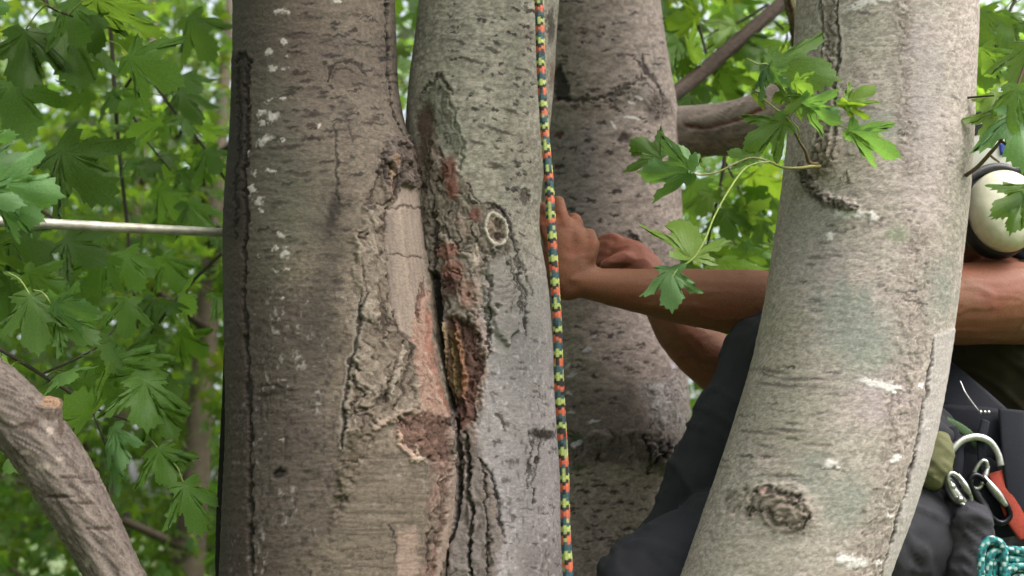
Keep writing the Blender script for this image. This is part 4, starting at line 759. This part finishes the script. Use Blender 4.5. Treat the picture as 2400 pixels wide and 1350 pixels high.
# the maple's own crown overhead
pts = clumped(rng, 330, 26, 3.6, 3.4, 1.9, .34) + np.array([0, 1.9, 7.6])
d = pts - CAM; fw = d @ FW; inview = (fw > 0) & (np.abs(d @ UP / fw) < .34) & (np.abs(d[:, 0] / fw) < .56) & (fw < 2.6)
pts = pts[~inview]
V, F, C = leaf_cloud(pts, .12, rng); cr = new_mesh('crown', V, F, C, LD, tree, False); cr['kind'] = 'stuff'
# trees of the wood
def wood_proto(seed, n, h):
    r = np.random.default_rng(seed)
    c = clumped(r, n, 34, 2.3, 2.3, 3.9, .42, .2); c[:, 2] += h
    low = clumped(r, n // 6, 24, 1.6, 1.6, 1.2, .4, .2); low[:, 2] += 2.6
    V, F, C = leaf_cloud(np.vstack([c, low]), .115, r); a = new_mesh('crown', V, F, C, FARLEAF, None, False); me = a.data; bpy.data.objects.remove(a)
    j = Join(); lean = r.normal(0, .12, 2); top = h + 3
    j.tube([(0, 0, -.1, .17), (lean[0] * .3, lean[1] * .3, 1.2, .12), (lean[0], lean[1], h * .6, .10), (lean[0] * 2, lean[1] * 2, top, .03)], 12, 24, lin((74, 66, 56)))
    for k in range(9):
        z = r.uniform(1.8, h + 1.5); a0 = r.uniform(0, 6.28); q = r.uniform(1.0, 2.0); f = z / h
        j.tube([(lean[0] * f, lean[1] * f, z, .035), (lean[0] * f + math.cos(a0) * q * .5, lean[1] * f + math.sin(a0) * q * .5, z + .35, .022), (lean[0] * f + math.cos(a0) * q, lean[1] * f + math.sin(a0) * q, z + .6, .008)], 6, 8, lin((62, 54, 46)))
    b = j.build('trunk', FARBARK); mt = b.data; bpy.data.objects.remove(b); return me, mt
PROTO = [wood_proto(31, 120, 6.2), wood_proto(37, 132, 5.6), wood_proto(43, 112, 6.8)]
LASTTREE = [None]
def wood_tree(px, Y, k, rot, s=1.0, th=1.0):
    x = (px - 1200) * K * Y / math.cos(PITCH)
    t = thing('woodland_tree', 'slender leafy tree in the green wood behind the climbed maple', 'tree', (x, Y, 0), 'trees of the wood behind')
    LASTTREE[0] = t; t.rotation_euler = (0, 0, rot); t.scale = (s, s, s)
    c = bpy.data.objects.new('crown', PROTO[k][0]); COL.objects.link(c); c.parent = t; c['kind'] = 'stuff'
    b = bpy.data.objects.new('trunk', PROTO[k][1]); COL.objects.link(b); b.parent = t; b.scale = (th, th, 1)
for i, (px, Y, th) in enumerate([(500, 6.4, 1.25), (300, 8.4, 1.0), (338, 10.4, 1.0), (-420, 8.5, 1), (-650, 11, 1), (120, 14, 1), (420, 15, 1), (-120, 16, 1), (1760, 15, 1), (800, 12, 1), (1250, 10, 1), (1500, 8.4, .8), (2200, 9, 1), (2600, 8.0, 1), (3000, 11, 1), (-1900, 6, 1), (4300, 6.5, 1)]):
    wood_tree(px, Y, i % 3, i * 1.9, 1.0 + .12 * ((i * 7) % 5 - 2) / 2 + max(0, Y - 9) * .04, th)

for i, (x, Y) in enumerate([(-4.6, -1.5), (-2.2, -5.2), (1.6, -6.4), (4.9, -3.6), (6.2, .6), (-6.4, 1.8)]):  # unseen trees added around the camera to cut the front light
    wood_tree(0, 1, i % 3, i * 2.3); t = LASTTREE[0]; t.location = (x, Y, 0); t['label'] = 'unseen leafy tree added out of view to shade the climbed maple'; t['group'] = 'unseen trees shading the maple'
# ------------------------------------------------------------------ climbing rope: braided cover
def braid(path, r, palette, period, nseg=32, step=.0009, flat=.0009):
    """palette(row, lane) -> colour; raised diagonal stitches"""
    L = np.linalg.norm(np.diff(np.array(path)[:, :3], axis=0), axis=1).sum(); n = int(L / step)
    V, f, th, A, D, R = tube_arrays(path, nseg, n)
    lanes = 8; u = th / (2 * math.pi) * lanes; v = A / period
    row = np.floor(v + .5 * (np.floor(u) % 2)); fu = u - np.floor(u); fv = v + .5 * (np.floor(u) % 2) - row
    bump = np.clip(1 - ((fu - .5) ** 2 + (fv - .5) ** 2) * 3.2, 0, 1)
    c = palette(row.astype(int), np.floor(u).astype(int)) * (.7 + .3 * bump)[:, None]
    return V + D * (flat * (bump - .5))[:, None], f, c
PAL = .8 * np.array([lin(c) for c in [(52, 84, 92), (40, 62, 74), (176, 188, 108), (182, 190, 104), (204, 108, 76), (200, 96, 70), (34, 30, 28), (160, 168, 112)]])
def rope_pal(row, lane):
    k = np.array([0, 0, 2, 2, 4, 5])[row % 6]
    k = np.where((row % 6 == 3) & (lane % 2 == 0), 6, k); k = np.where((row % 6 == 4) & (lane % 4 == 1), 6, k); k = np.where((row % 6 == 2) & (lane % 8 == 5), 1, k); k = np.where((row % 6 == 1) & (lane % 4 == 3), 1, k)
    h = _T[(row * 7 + 3) & 511, (lane * 31 + row) & 511]; k = np.where(h > .93, 6, np.where(h < .05, 7, np.where((h > .5) & (h < .55), 1, k)))
    return PAL[k]
ROPE = mat_plain('woven rope cover', (.5, .5, .5), .7, attr=True, noise=.2, scale=900, bump=.3)
rp = [(1255, -120), (1262, 0), (1269, 150), (1276, 300), (1285, 420), (1293, 520), (1299, 640), (1305, 760), (1311, 880), (1316, 1000), (1322, 1120), (1327, 1240), (1332, 1360), (1338, 1500)]
path = [(.03, 1.34, 6.2, .0062), (.02, 1.24, 5.5, .0062)] + [(*P(x + 1.6 * math.sin(q * 2.1), y, 1.215), .0060 + .0003 * math.sin(q * 1.7)) for q, (x, y) in enumerate(rp)]
e = np.array(path[-1][:3]); path += [(e[0] + .04, 1.2, 3.3, .0062), (e[0] + .3, 1.0, 2.6, .0062), (e[0] + .42, .92, 1.2, .0062), (e[0] + .45, .9, .1, .0062), (e[0] + .5, .8, .02, .0062), (e[0] + .8, .7, .02, .0062)]
V, f, c = braid(path, .0062, rope_pal, .0051, 24, .0015)
tag(new_mesh('climbing_rope', V, f, c, ROPE), 'orange, lime and teal braided climbing rope hanging down the paler fused stem', 'rope')

# ------------------------------------------------------------------ the climber
def capsule(path, nseg=20, flat=1.0, sub=6):
    """rows (px,py,Y,r metres) or world rows -> closed rounded limb"""
    p = [(*P(a, b, Y), r) for a, b, Y, r in path]
    A = smooth_path(p, max(8, sub * len(p)))
    d0 = A[0, :3] - A[1, :3]; d0 /= np.linalg.norm(d0); d1 = A[-1, :3] - A[-2, :3]; d1 /= np.linalg.norm(d1); r0, r1 = A[0, 3], A[-1, 3]
    h = [(*(A[0, :3] + d0 * r0 * s), r0 * math.sqrt(max(1 - s * s, .02))) for s in (.99, .85, .6, .3)]
    t = [(*(A[-1, :3] + d1 * r1 * s), r1 * math.sqrt(max(1 - s * s, .02))) for s in (.3, .6, .85, .99)]
    V, f, *_ = tube_arrays(np.vstack([h, A, t]), nseg, 0, flat); return V, f
def ellipsoid(c, r, nu=24, nv=14, rot=None):
    u = np.linspace(0, 2 * math.pi, nu, endpoint=False); v = np.linspace(-math.pi / 2 + .05, math.pi / 2 - .05, nv)
    V = np.stack([np.cos(v)[:, None] * np.cos(u), np.cos(v)[:, None] * np.sin(u), np.sin(v)[:, None] * np.ones(nu)], -1).reshape(-1, 3) * np.array(r)
    if rot is not None: V = V @ np.array(Matrix.Rotation(rot[0], 3, rot[1])).T
    return V + np.asarray(c), [grid_faces(nv, nu), np.arange(nu)[::-1][None, :], (np.arange(nu) + (nv - 1) * nu)[None, :]]
def fuse(pieces, voxel, smooth_it):
    """pieces merged into one continuous skin"""
    j = Join()
    for V, f in pieces: j.add(V, f)
    o = j.build('tmp', None)
    m = o.modifiers.new('r', 'REMESH'); m.mode = 'VOXEL'; m.voxel_size = voxel; m.use_smooth_shade = True
    s = o.modifiers.new('s', 'SMOOTH'); s.iterations = smooth_it; s.factor = .5
    me = bpy.data.meshes.new_from_object(o.evaluated_get(bpy.context.evaluated_depsgraph_get()))
    bpy.data.objects.remove(o)
    n = len(me.vertices); V = np.empty(n * 3, np.float32); me.vertices.foreach_get('co', V); Nn = np.empty(n * 3, np.float32); me.vertices.foreach_get('normal', Nn)
    k = len(me.polygons); q = np.empty(len(me.loops), np.int32); me.loops.foreach_get('vertex_index', q); lt = np.empty(k, np.int32); me.polygons.foreach_get('loop_total', lt)
    ls = np.empty(k, np.int32); me.polygons.foreach_get('loop_start', ls); fs = []
    for c in (3, 4):
        w = ls[lt == c]
        if len(w): fs.append(q[w[:, None] + np.arange(c)])
    bpy.data.meshes.remove(me); return V.reshape(-1, 3).astype(float), Nn.reshape(-1, 3).astype(float), fs
def n3(V, s, seed=0): return (fbm(V[:, 0] * s + 40, V[:, 2] * s + 40, 3, seed) + fbm(V[:, 1] * s + 80, V[:, 2] * s * .8 + 10, 3, seed + 7)) / 2

HC = P(2352, 462, 1.54)                                        # head centre
body = []
def limb(*rows, **k): body.append(capsule(rows, **k))
# near arm, wrist and hand against the middle stem
limb((2385, 712, 1.53, .066), (2340, 708, 1.49, .066), (2200, 716, 1.465, .060), (2000, 720, 1.455, .053), (1860, 718, 1.45, .050), (1780, 714, 1.445, .0525), (1690, 704, 1.44, .0475), (1600, 694, 1.435, .0415), (1520, 684, 1.43, .0350), (1440, 673, 1.425, .0285), (1375, 664, 1.42, .0235), (1345, 658, 1.418, .0225))
limb((1352, 662, 1.42, .022), (1334, 634, 1.417, .023), (1325, 600, 1.413, .020), (1322, 560, 1.41, .018), (1318, 535, 1.41, .0155), flat=1.75)
limb((1345, 640, 1.418, .020), (1352, 590, 1.412, .018), (1350, 555, 1.408, .0155), (1342, 538, 1.408, .012))
limb((1328, 548, 1.405, .0115), (1318, 510, 1.402, .0095), (1313, 482, 1.404, .0088), (1307, 470, 1.418, .0082), (1296, 476, 1.44, .0075))
limb((1344, 548, 1.408, .011), (1352, 522, 1.412, .0092), (1344, 512, 1.43, .0085), (1325, 516, 1.45, .008))
limb((1302, 545, 1.405, .011), (1290, 510, 1.405, .0095), (1280, 490, 1.415, .009), (1262, 484, 1.44, .0082))
limb((1284, 555, 1.408, .0105), (1272, 522, 1.41, .009), (1262, 506, 1.425, .0085), (1246, 502, 1.445, .008))
limb((1362, 640, 1.42, .016), (1380, 600, 1.41, .0125), (1388, 570, 1.408, .0105), (1382, 548, 1.412, .0092))
# far arm and its hand on the rear stem
limb((2230, 770, 1.72, .062), (2080, 820, 1.69, .055), (1900, 880, 1.63, .05), (1770, 905, 1.58, .048), (1690, 860, 1.575, .047), (1610, 790, 1.575, .043), (1550, 700, 1.58, .034), (1515, 640, 1.585, .026), (1500, 625, 1.585, .025))
limb((1508, 635, 1.585, .024), (1480, 605, 1.59, .023), (1455, 590, 1.595, .019), flat=1.4)
for k, (x, y, Y) in enumerate([(1440, 565, 1.60), (1430, 582, 1.60), (1424, 600, 1.60), (1424, 618, 1.60)]):
    limb((x + 28, y + 12, 1.60, .0105), (x + 2, y - 6 + k, Y - .008, .0092), (x - 22, y - 6 + k, Y + .004, .0084), (x - 40, y + 2 + k, Y + .02, .0078))
limb((1492, 612, 1.58, .015), (1466, 606, 1.57, .012), (1440, 612, 1.568, .0105), (1418, 622, 1.57, .0095))
# trunk of the body, neck and head
limb((2372, 720, 1.66, .085), (2390, 820, 1.68, .115), (2410, 980, 1.72, .115), (2410, 1130, 1.74, .12), (2395, 1230, 1.74, .12), flat=1.15)
limb((2330, 700, 1.50, .062), (2350, 690, 1.62, .07), (2300, 730, 1.74, .064), flat=1.0)
limb((2385, 700, 1.62, .062), (2365, 610, 1.58, .058), (2355, 540, 1.55, .06))
body.append(ellipsoid(HC + np.array([.012, 0, .022]), (.098, .078, .098)))
body.append(ellipsoid(HC + np.array([-.030, 0, -.045]), (.062, .058, .072)))
body.append(ellipsoid(HC + np.array([-.068, 0, -.098]), (.028, .032, .022)))
body.append(ellipsoid(HC + np.array([-.104, 0, -.022]), (.017, .014, .024)))          # nose
for s in (-1, 1):
    body.append(ellipsoid(HC + np.array([-.072, s * .032, .022]), (.022, .026, .010)))   # brow
    body.append(ellipsoid(HC + np.array([.008, s * .080, -.012]), (.018, .010, .032)))   # ear
body.append(ellipsoid(HC + np.array([-.093, 0, -.062]), (.010, .024, .008)))
# legs
LEGN = [(2360, 1190, 1.64, .095), (2200, 1120, 1.58, .088), (2000, 990, 1.48, .076), (1885, 885, 1.425, .066), (1816, 840, 1.40, .060), (1790, 880, 1.40, .058), (1756, 965, 1.415, .056), (1695, 1095, 1.44, .056), (1605, 1250, 1.48, .049), (1505, 1420, 1.53, .038), (1450, 1520, 1.56, .034)]
LEGF = [(2330, 1230, 1.74, .095), (2150, 1240, 1.56, .09), (1920, 1252, 1.45, .084), (1740, 1288, 1.405, .076), (1600, 1352, 1.375, .068), (1510, 1420, 1.36, .062), (1480, 1480, 1.37, .058), (1490, 1640, 1.40, .056), (1520, 1900, 1.46, .04), (1530, 2060, 1.48, .034)]
limb(*LEGN); limb(*LEGF)
limb((1450, 1520, 1.56, .036), (1440, 1560, 1.58, .036), (1436, 1545, 1.635, .03)); limb((1530, 2060, 1.48, .036), (1535, 2130, 1.46, .036), (1500, 2150, 1.36, .03))
V, Nn, F = fuse(body, .0036, 6)
person = thing('person', 'person in dark trousers and sleeveless olive shirt reaching past the pale stem', 'person', P(1500, 2150, 1.42))
a = n3(V, 26, 3); b = n3(V, 140, 9); px, py = proj(V)
c = lin((112, 71, 52)) * (.86 + .28 * b)[:, None]; red = sst(.42, .62, a)[:, None]
c = c + (lin((114, 62, 48)) - c) * red * .6
kn = (sst(.5, .66, n3(V, 70, 12)) * (px < 1420))[:, None] * .35; c = c + (lin((142, 80, 64)) - c) * kn
far = ((V[:, 1] > 1.545) & (px > 1380) & (px < 1560) & (py < 660))[:, None] * .7; c = c + (lin((122, 68, 56)) - c) * far
SKIN = mat_plain('sunned skin', (.5, .5, .5), .62, attr=True, noise=.22, scale=420, bump=.4, spec=.28, sss=.10)
vein = sst(.9, 1, 1 - np.abs(2 * n3(V * np.array([.5, 1, 1]), 34, 61) - 1)); fr = sst(.72, .85, n3(V, 330, 71)); c = c * (1 - .28 * fr[:, None]); c = c * (1 - .10 * vein[:, None] * np.array([1, .6, .4]))
new_mesh('body', V + Nn * (.0012 * (b - .5) + .0011 * vein)[:, None], F, c, SKIN, person)
def cloth(name, pieces, voxel, col, amp, freq, seed, parent=None, rough=.85, sm=5):
    V, Nn, F = fuse(pieces, voxel, sm); w = n3(V, freq, seed); r = 1 - np.abs(2 * n3(V, freq * .6, seed + 20) - 1)
    cz = V[:, 2] * .8 + V[:, 0] * .6; q = np.stack([V[:, 0] * .5, V[:, 1], cz * 1.7], 1); r2 = 1 - np.abs(2 * n3(q, freq * 1.3, seed + 33) - 1)
    d = amp * ((w - .5) * 1.6 + sst(.72, 1, r) * .9 - .2 + sst(.84, 1, r2) * .45)
    c = lin(col) * (.8 + .4 * n3(V, 60, seed + 3))[:, None]
    return new_mesh(name, V + Nn * d[:, None], F, c, mat_plain(name + ' fabric', (.5, .5, .5), rough, attr=True, noise=.18, scale=700, bump=.35, spec=.2), parent or person)
gro = lambda rows, g: [(a, b, Y, r + g) for a, b, Y, r in rows]
cloth('trousers', [capsule(gro(LEGN[:-1], .011)), capsule(gro(LEGF[:-1], .011)), capsule([(2400, 1120, 1.74, .13), (2385, 1240, 1.73, .135)])], .006, (42, 42, 48), .009, 15, 50)
cloth('shirt', [capsule([(2385, 700, 1.66, .082), (2388, 760, 1.67, .112), (2395, 860, 1.68, .126), (2410, 980, 1.72, .127), (2410, 1120, 1.74, .132)], flat=1.15), capsule([(2392, 690, 1.55, .058), (2375, 690, 1.62, .074), (2330, 720, 1.70, .07)])], .006, (50, 45, 34), .010, 15, 60)
for nm, pp in (('boot', [(1456, 1500, 1.55, .048), (1446, 1548, 1.57, .048), (1438, 1552, 1.635, .042)]), ('boot', [(1528, 2020, 1.475, .05), (1534, 2120, 1.465, .05), (1500, 2150, 1.36, .044)])):
    cloth(nm, [capsule(pp)], .006, (62, 48, 36), .003, 30, 70, None, .6)
# dark neck scarf and hair
cloth('neck_scarf', [capsule([(2400, 672, 1.62, .075), (2372, 622, 1.585, .077), (2362, 588, 1.57, .074)])], .005, (26, 28, 38), .007, 22, 75)
cloth('hair', [ellipsoid(HC + np.array([.022, 0, .024]), (.096, .082, .10)), ellipsoid(HC + np.array([.05, 0, -.045]), (.058, .07, .06))], .005, (34, 27, 24), .005, 40, 77)

# ------------------------------------------------------------------ helmet with ear defenders
WHITE = mat_plain('white helmet shell', (.68, .67, .63), .34, 0, .05, 40, 0, spec=.5)
CREAM = mat_plain('cream ear cup plastic', (.60, .58, .47), .42, 0, .16, 55, .06, spec=.4)
BLACK = mat_plain('black plastic', (.012, .013, .018), .45, 0, .2, 200, .1)
helmet = thing('safety_helmet', 'white vented climbing helmet with cream ear defenders behind the pale stem', 'helmet', HC + np.array([0, 0, .03]))
HR = np.array([.142, .118, .135]); HO = HC + np.array([.006, 0, .014])
def shell_patch(az0, az1, el0, el1, grow, thick, nu, nv, shape=None):
    a = np.linspace(az0, az1, nu); e = np.linspace(el0, el1, nv); A, E = np.meshgrid(a, e)
    if shape is not None: A, E = shape(A, E)
    D = np.stack([np.cos(E) * np.sin(A), -np.cos(E) * np.cos(A), np.sin(E)], -1).reshape(-1, 3)
    o = HO + D * (HR + grow); i = HO + D * (HR + grow - thick); n = len(o); g = grid_faces(nv, nu, False)
    rim = np.concatenate([np.arange(nu), np.arange(1, nv) * nu + nu - 1, np.arange(nu - 2, -1, -1) + (nv - 1) * nu, np.arange(nv - 2, 0, -1) * nu])
    s = np.stack([rim, np.roll(rim, -1), np.roll(rim, -1) + n, rim + n], 1)
    return np.vstack([o, i]), [g, g[:, ::-1] + n, s[:, ::-1]]
V, F = shell_patch(-math.pi, math.pi - .001, rad(-4), rad(88), 0, .004, 72, 26); new_mesh('shell', V, F, None, WHITE, helmet)
V, F = shell_patch(-math.pi, math.pi - .001, rad(-9), rad(-3), .004, .01, 72, 4); new_mesh('rim', V, F, None, BLACK, helmet)
V, F = shell_patch(rad(-135), rad(-45), rad(-8), rad(4), .035, .042, 24, 5, lambda A, E: (A, E - .1)); new_mesh('peak', V, F, None, WHITE, helmet)
def hang(px, py):
    q = P(px, py, 1.43) - HO; e = math.asin(max(-.98, min(.98, q[2] / HR[2]))); return math.asin(max(-1, min(1, q[0] / HR[0] / math.cos(e)))), e
for (x0, y0), (x1, y1), sk in [((2258, 272), (2332, 316), .5), ((2285, 203), (2420, 232), .1), ((2250, 236), (2285, 268), .2)]:
    a0, e1 = hang(x0, y0); a1, e0 = hang(x1, y1)
    V, F = shell_patch(a0, a1, e0, e1, .0025, .006, 14, 10, lambda A, E, sk=sk, a0=a0, a1=a1, e0=e0, e1=e1: (A, E + sk * (A - a0) / max(a1 - a0, .01) * (e0 * .0 + .22) * (1 - (E - e0) / (e1 - e0))))
    new_mesh('vent', V, F, None, BLACK, helmet)
a0, e1 = hang(2346, 336); a1, e0 = hang(2382, 362)
V, F = shell_patch(a0, a1, e0, e1, .003, .005, 8, 6); new_mesh('sticker', V, F, None, mat_plain('blue sticker', lin((36, 62, 140)), .4), helmet)['label'] = 'small blue mark'
def super_cup(c, r, p, nu=56, nv=22, full=False):
    u = np.linspace(0, 2 * math.pi, nu, endpoint=False); v = np.linspace(0, math.pi / 2 - .03, nv)
    s = lambda x, q: np.sign(x) * np.abs(x) ** q
    V = np.stack([s(np.cos(v), p)[:, None] * np.cos(u), -s(np.sin(v), p)[:, None] * np.ones(nu), s(np.cos(v), p)[:, None] * np.sin(u)], -1)
    V = V.reshape(-1, 3) * np.array(r); return V + c, [grid_faces(nv, nu), (np.arange(nu) + (nv - 1) * nu)[None, :], np.arange(nu)[::-1][None, :]]
MC = P(2350, 497, 1.43)
for s in (1, -1):
    c = MC.copy(); c[1] = 1.54 - s * (1.54 - 1.432)
    V, F = super_cup(c, (.0535, .040 * s, .0635), .62); cup = new_mesh('ear_cup', V, F, None, CREAM, helmet)
    V, F = super_cup(c + np.array([0, .030 * s, 0]), (.0585, .030 * s, .0665), .5); new_mesh('cushion', V, F, None, BLACK, cup)
    yk = [(c[0] - .058, c[1] + .004 * s, c[2] - .02, .004), (c[0] - .064, c[1], c[2] + .02, .005), (c[0] - .046, c[1] - .004 * s, c[2] + .054, .004), (c[0], c[1] - .004 * s, c[2] + .072, .0045), (c[0] + .046, c[1] - .004 * s, c[2] + .054, .004), (c[0] + .066, c[1], c[2] + .02, .005)]
    V, F, *_ = tube_arrays(yk, 10, 50, 1.6); new_mesh('yoke', V, F, None, BLACK, cup)
    V, F, *_ = tube_arrays([(c[0] + .0515 * math.cos(q) , c[1] - .0105 * s, c[2] + .0612 * math.sin(q), .0011) for q in np.linspace(0, 6.2832, 41)], 6, 90, 1.0, False); new_mesh('cup_seam', V, F, None, BLACK, cup)
    if s == 1:
        j = Join(); rr = np.random.default_rng(3)
        for k in range(7):
            x = -.030 + k * .0095; z = -.012 - .010 * math.sin((k + .5) / 7 * math.pi)
            yy = c[1] - .040 * (max(0, 1 - (math.hypot(x / .0535, z / .0635)) ** 3.2)) ** .31 - .0006
            j.tube([(c[0] + x, yy, c[2] + z - .005, .0012), (c[0] + x + .0015, yy - .0002, c[2] + z, .0016), (c[0] + x + rr.uniform(-.003, .004), yy, c[2] + z + .006, .0012)], 6, 6)
        j.build('worn_mark', mat_plain('brown worn print', lin((112, 84, 62)), .7), cup)

# ------------------------------------------------------------------ harness and gear on the hip
WEB = mat_plain('black webbing', (.010, .011, .018), .8, 0, .3, 500, .4, spec=.2)
STEEL = mat_plain('polished aluminium', (.42, .42, .43), .34, 1.0, .3, 120, .15)
harness = thing('climbing_harness', 'black webbing climbing harness around the hips of the person', 'harness', P(2390, 1200, 1.6))
def strap(pts, wpx, name='strap', mat=WEB, parent=harness, th=.0022):
    Y = pts[0][2]; j = Join(); j.tube([(*P(a, b, y), th) for a, b, y in pts], 14, 40, None, wpx * scale_at(Y) / 2 / th); return j.build(name, mat, parent)
strap([(2150, 840, 1.53), (2230, 905, 1.50), (2310, 975, 1.475), (2400, 1060, 1.47), (2500, 1160, 1.5)], 95, 'shoulder_strap')
strap([(2150, 1000, 1.50), (2240, 1010, 1.475), (2340, 1020, 1.462), (2460, 1060, 1.47)], 120, 'hip_belt')
strap([(2250, 1080, 1.47), (2300, 1110, 1.462), (2335, 1180, 1.46), (2350, 1260, 1.47)], 85, 'leg_loop')
strap([(2370, 960, 1.452), (2378, 1060, 1.446), (2392, 1170, 1.446), (2420, 1260, 1.45)], 60, 'strap')
strap([(2215, 985, 1.462), (2260, 1010, 1.455), (2300, 1050, 1.45)], 22, 'strap', mat_plain('dark green webbing', lin((58, 82, 52)), .8, 0, .3, 400, .3))
strap([(2335, 1105, 1.45), (2362, 1165, 1.446), (2382, 1215, 1.446), (2410, 1255, 1.446)], 46, 'orange_strap', mat_plain('orange webbing', lin((140, 50, 36)), .8, 0, .25, 300, .3))
V, F, *_ = tube_arrays([(*P(x, y, 1.44), .0036) for x, y in [(2222, 1100), (2228, 1062), (2252, 1034), (2286, 1024), (2318, 1034), (2338, 1062), (2346, 1092)]], 12, 70, 1.5); new_mesh('ring', V, F, None, STEEL, harness)
j = Join(); j.tube([(*P(2250, 892, 1.455), .0011), (*P(2262, 920, 1.45), .0014), (*P(2280, 946, 1.45), .0014), (*P(2296, 966, 1.45), .001)], 6, 20)
for x in (2298, 2308, 2317): j.add(*ellipsoid(P(x, 966, 1.447), (.0028, .002, .0028), 10, 6))
j.build('buckle', STEEL, harness)
def carabiner(cx, cy, w, h, rot, Y, r, mat, label):
    t = thing('carabiner', label, 'carabiner', P(cx, cy, Y)); pts = []
    for k in range(25):
        a = 2 * math.pi * k / 24; x = math.cos(a) * w * (1 + .22 * math.sin(a)); y = math.sin(a) * h
        x = np.sign(math.cos(a)) * abs(math.cos(a)) ** .7 * w * (1 + .18 * math.sin(a)); c, s = math.cos(rad(rot)), math.sin(rad(rot))
        pts.append((*P(cx + x * c - y * s, cy + x * s + y * c, Y + .004 * math.sin(a)), r))
    V, F, *_ = tube_arrays(pts, 10, 90, 1.0, False); new_mesh('frame', V, F, None, mat, t)
    c, s = math.cos(rad(rot)), math.sin(rad(rot)); q = lambda x, y: P(cx + x * c - y * s, cy + x * s + y * c, Y - .002)
    j = Join(); j.tube([(*q(w * .85, -h * .75), r * .9), (*q(w * .9, 0), r * 1.5), (*q(w * .85, h * .6), r * .9)], 10, 14); j.build('gate', STEEL, t); return t
carabiner(2248, 1146, 17, 42, -32, 1.436, .0034, STEEL, 'silver carabiner clipped under the harness ring')
carabiner(2318, 1168, 24, 66, -38, 1.438, .0042, mat_plain('black anodised metal', (.02, .02, .026), .3, .9, .1, 60), 'long black carabiner with silver gate beside the orange strap')
carabiner(2296, 1112, 14, 34, 20, 1.44, .0030, STEEL, 'small silver carabiner hanging inside the arch of the harness ring')
strap([(2232, 1000, 1.452), (2246, 1060, 1.448), (2240, 1120, 1.45), (2226, 1180, 1.455)], 24, 'gear_loop')
strap([(2310, 985, 1.45), (2300, 1040, 1.447), (2306, 1100, 1.45), (2330, 1150, 1.452)], 20, 'gear_loop')
p1 = thing('pulley_block', 'small silver pulley block hanging beside the olive pouch', 'pulley', P(2240, 1150, 1.44))
j = Join(); j.tube([(*P(2206, 1108, 1.444), .005), (*P(2222, 1130, 1.442), .006), (*P(2240, 1160, 1.442), .008), (*P(2262, 1184, 1.444), .006)], 10, 20, None, 1.3); j.build('side_plate', STEEL, p1)
j = Join()
for x, y in ((2232, 1140), (2250, 1170)): j.add(*ellipsoid(P(x, y, 1.434), (.005, .004, .005), 14, 8))
j.build('rivet', STEEL, p1)
pouch = thing('pouch', 'pale olive fabric pouch hanging from the harness beside the pale stem', 'pouch', P(2190, 1130, 1.44))
cloth('bag', [capsule([(2186, 1032, 1.45, .022), (2184, 1070, 1.45, .025), (2180, 1112, 1.45, .023)], flat=1.1)], .003, (98, 98, 72), .004, 34, 90, pouch)
j = Join(); j.tube([(*P(2186, 1020, 1.44), .003), (*P(2196, 985, 1.45), .003), (*P(2205, 965, 1.47), .003)], 8, 12); j.build('loop', WEB, pouch)
tool = thing('tool_holster', 'dark grey folded fabric holster below the silver carabiner', 'holster', P(2270, 1340, 1.46))
cloth('sleeve', [capsule([(2262, 1180, 1.46, .022), (2268, 1240, 1.455, .026), (2262, 1330, 1.455, .026), (2258, 1420, 1.46, .024)], flat=1.2), capsule([(2200, 1165, 1.475, .02), (2222, 1220, 1.47, .024), (2240, 1290, 1.47, .02)])], .0045, (54, 53, 60), .009, 26, 95, tool)
TEAL = np.array([lin(c) for c in [(22, 112, 116), (34, 136, 136), (168, 196, 192), (14, 70, 78)]])
coil = thing('rope_coil', 'teal and white flecked rope bundled at the hip of the person', 'rope', P(2360, 1330, 1.43))
def teal_pal(row, lane): return TEAL[np.where((row + lane * 3) % 5 == 0, 2, np.where((row + lane) % 3 == 0, 3, np.where(lane % 2 == 0, 0, 1)))]
for k, (pts) in enumerate([[(2300, 1400), (2296, 1330), (2302, 1282), (2322, 1266), (2345, 1276), (2352, 1310), (2350, 1400)], [(2318, 1410), (2314, 1340), (2322, 1300), (2340, 1290), (2372, 1290), (2440, 1294)], [(2336, 1400), (2330, 1330), (2344, 1312), (2380, 1310), (2450, 1312)], [(2360, 1410), (2356, 1350), (2372, 1332), (2400, 1330), (2460, 1334)], [(2378, 1420), (2376, 1370), (2392, 1352), (2460, 1352)]]):
    V, F, c = braid([(*P(x, y, 1.432 + .004 * (k % 3)), .0062) for x, y in pts], .0062, teal_pal, .005, 20, .0016, .0012); new_mesh('strand', V, F, c, ROPE, coil)
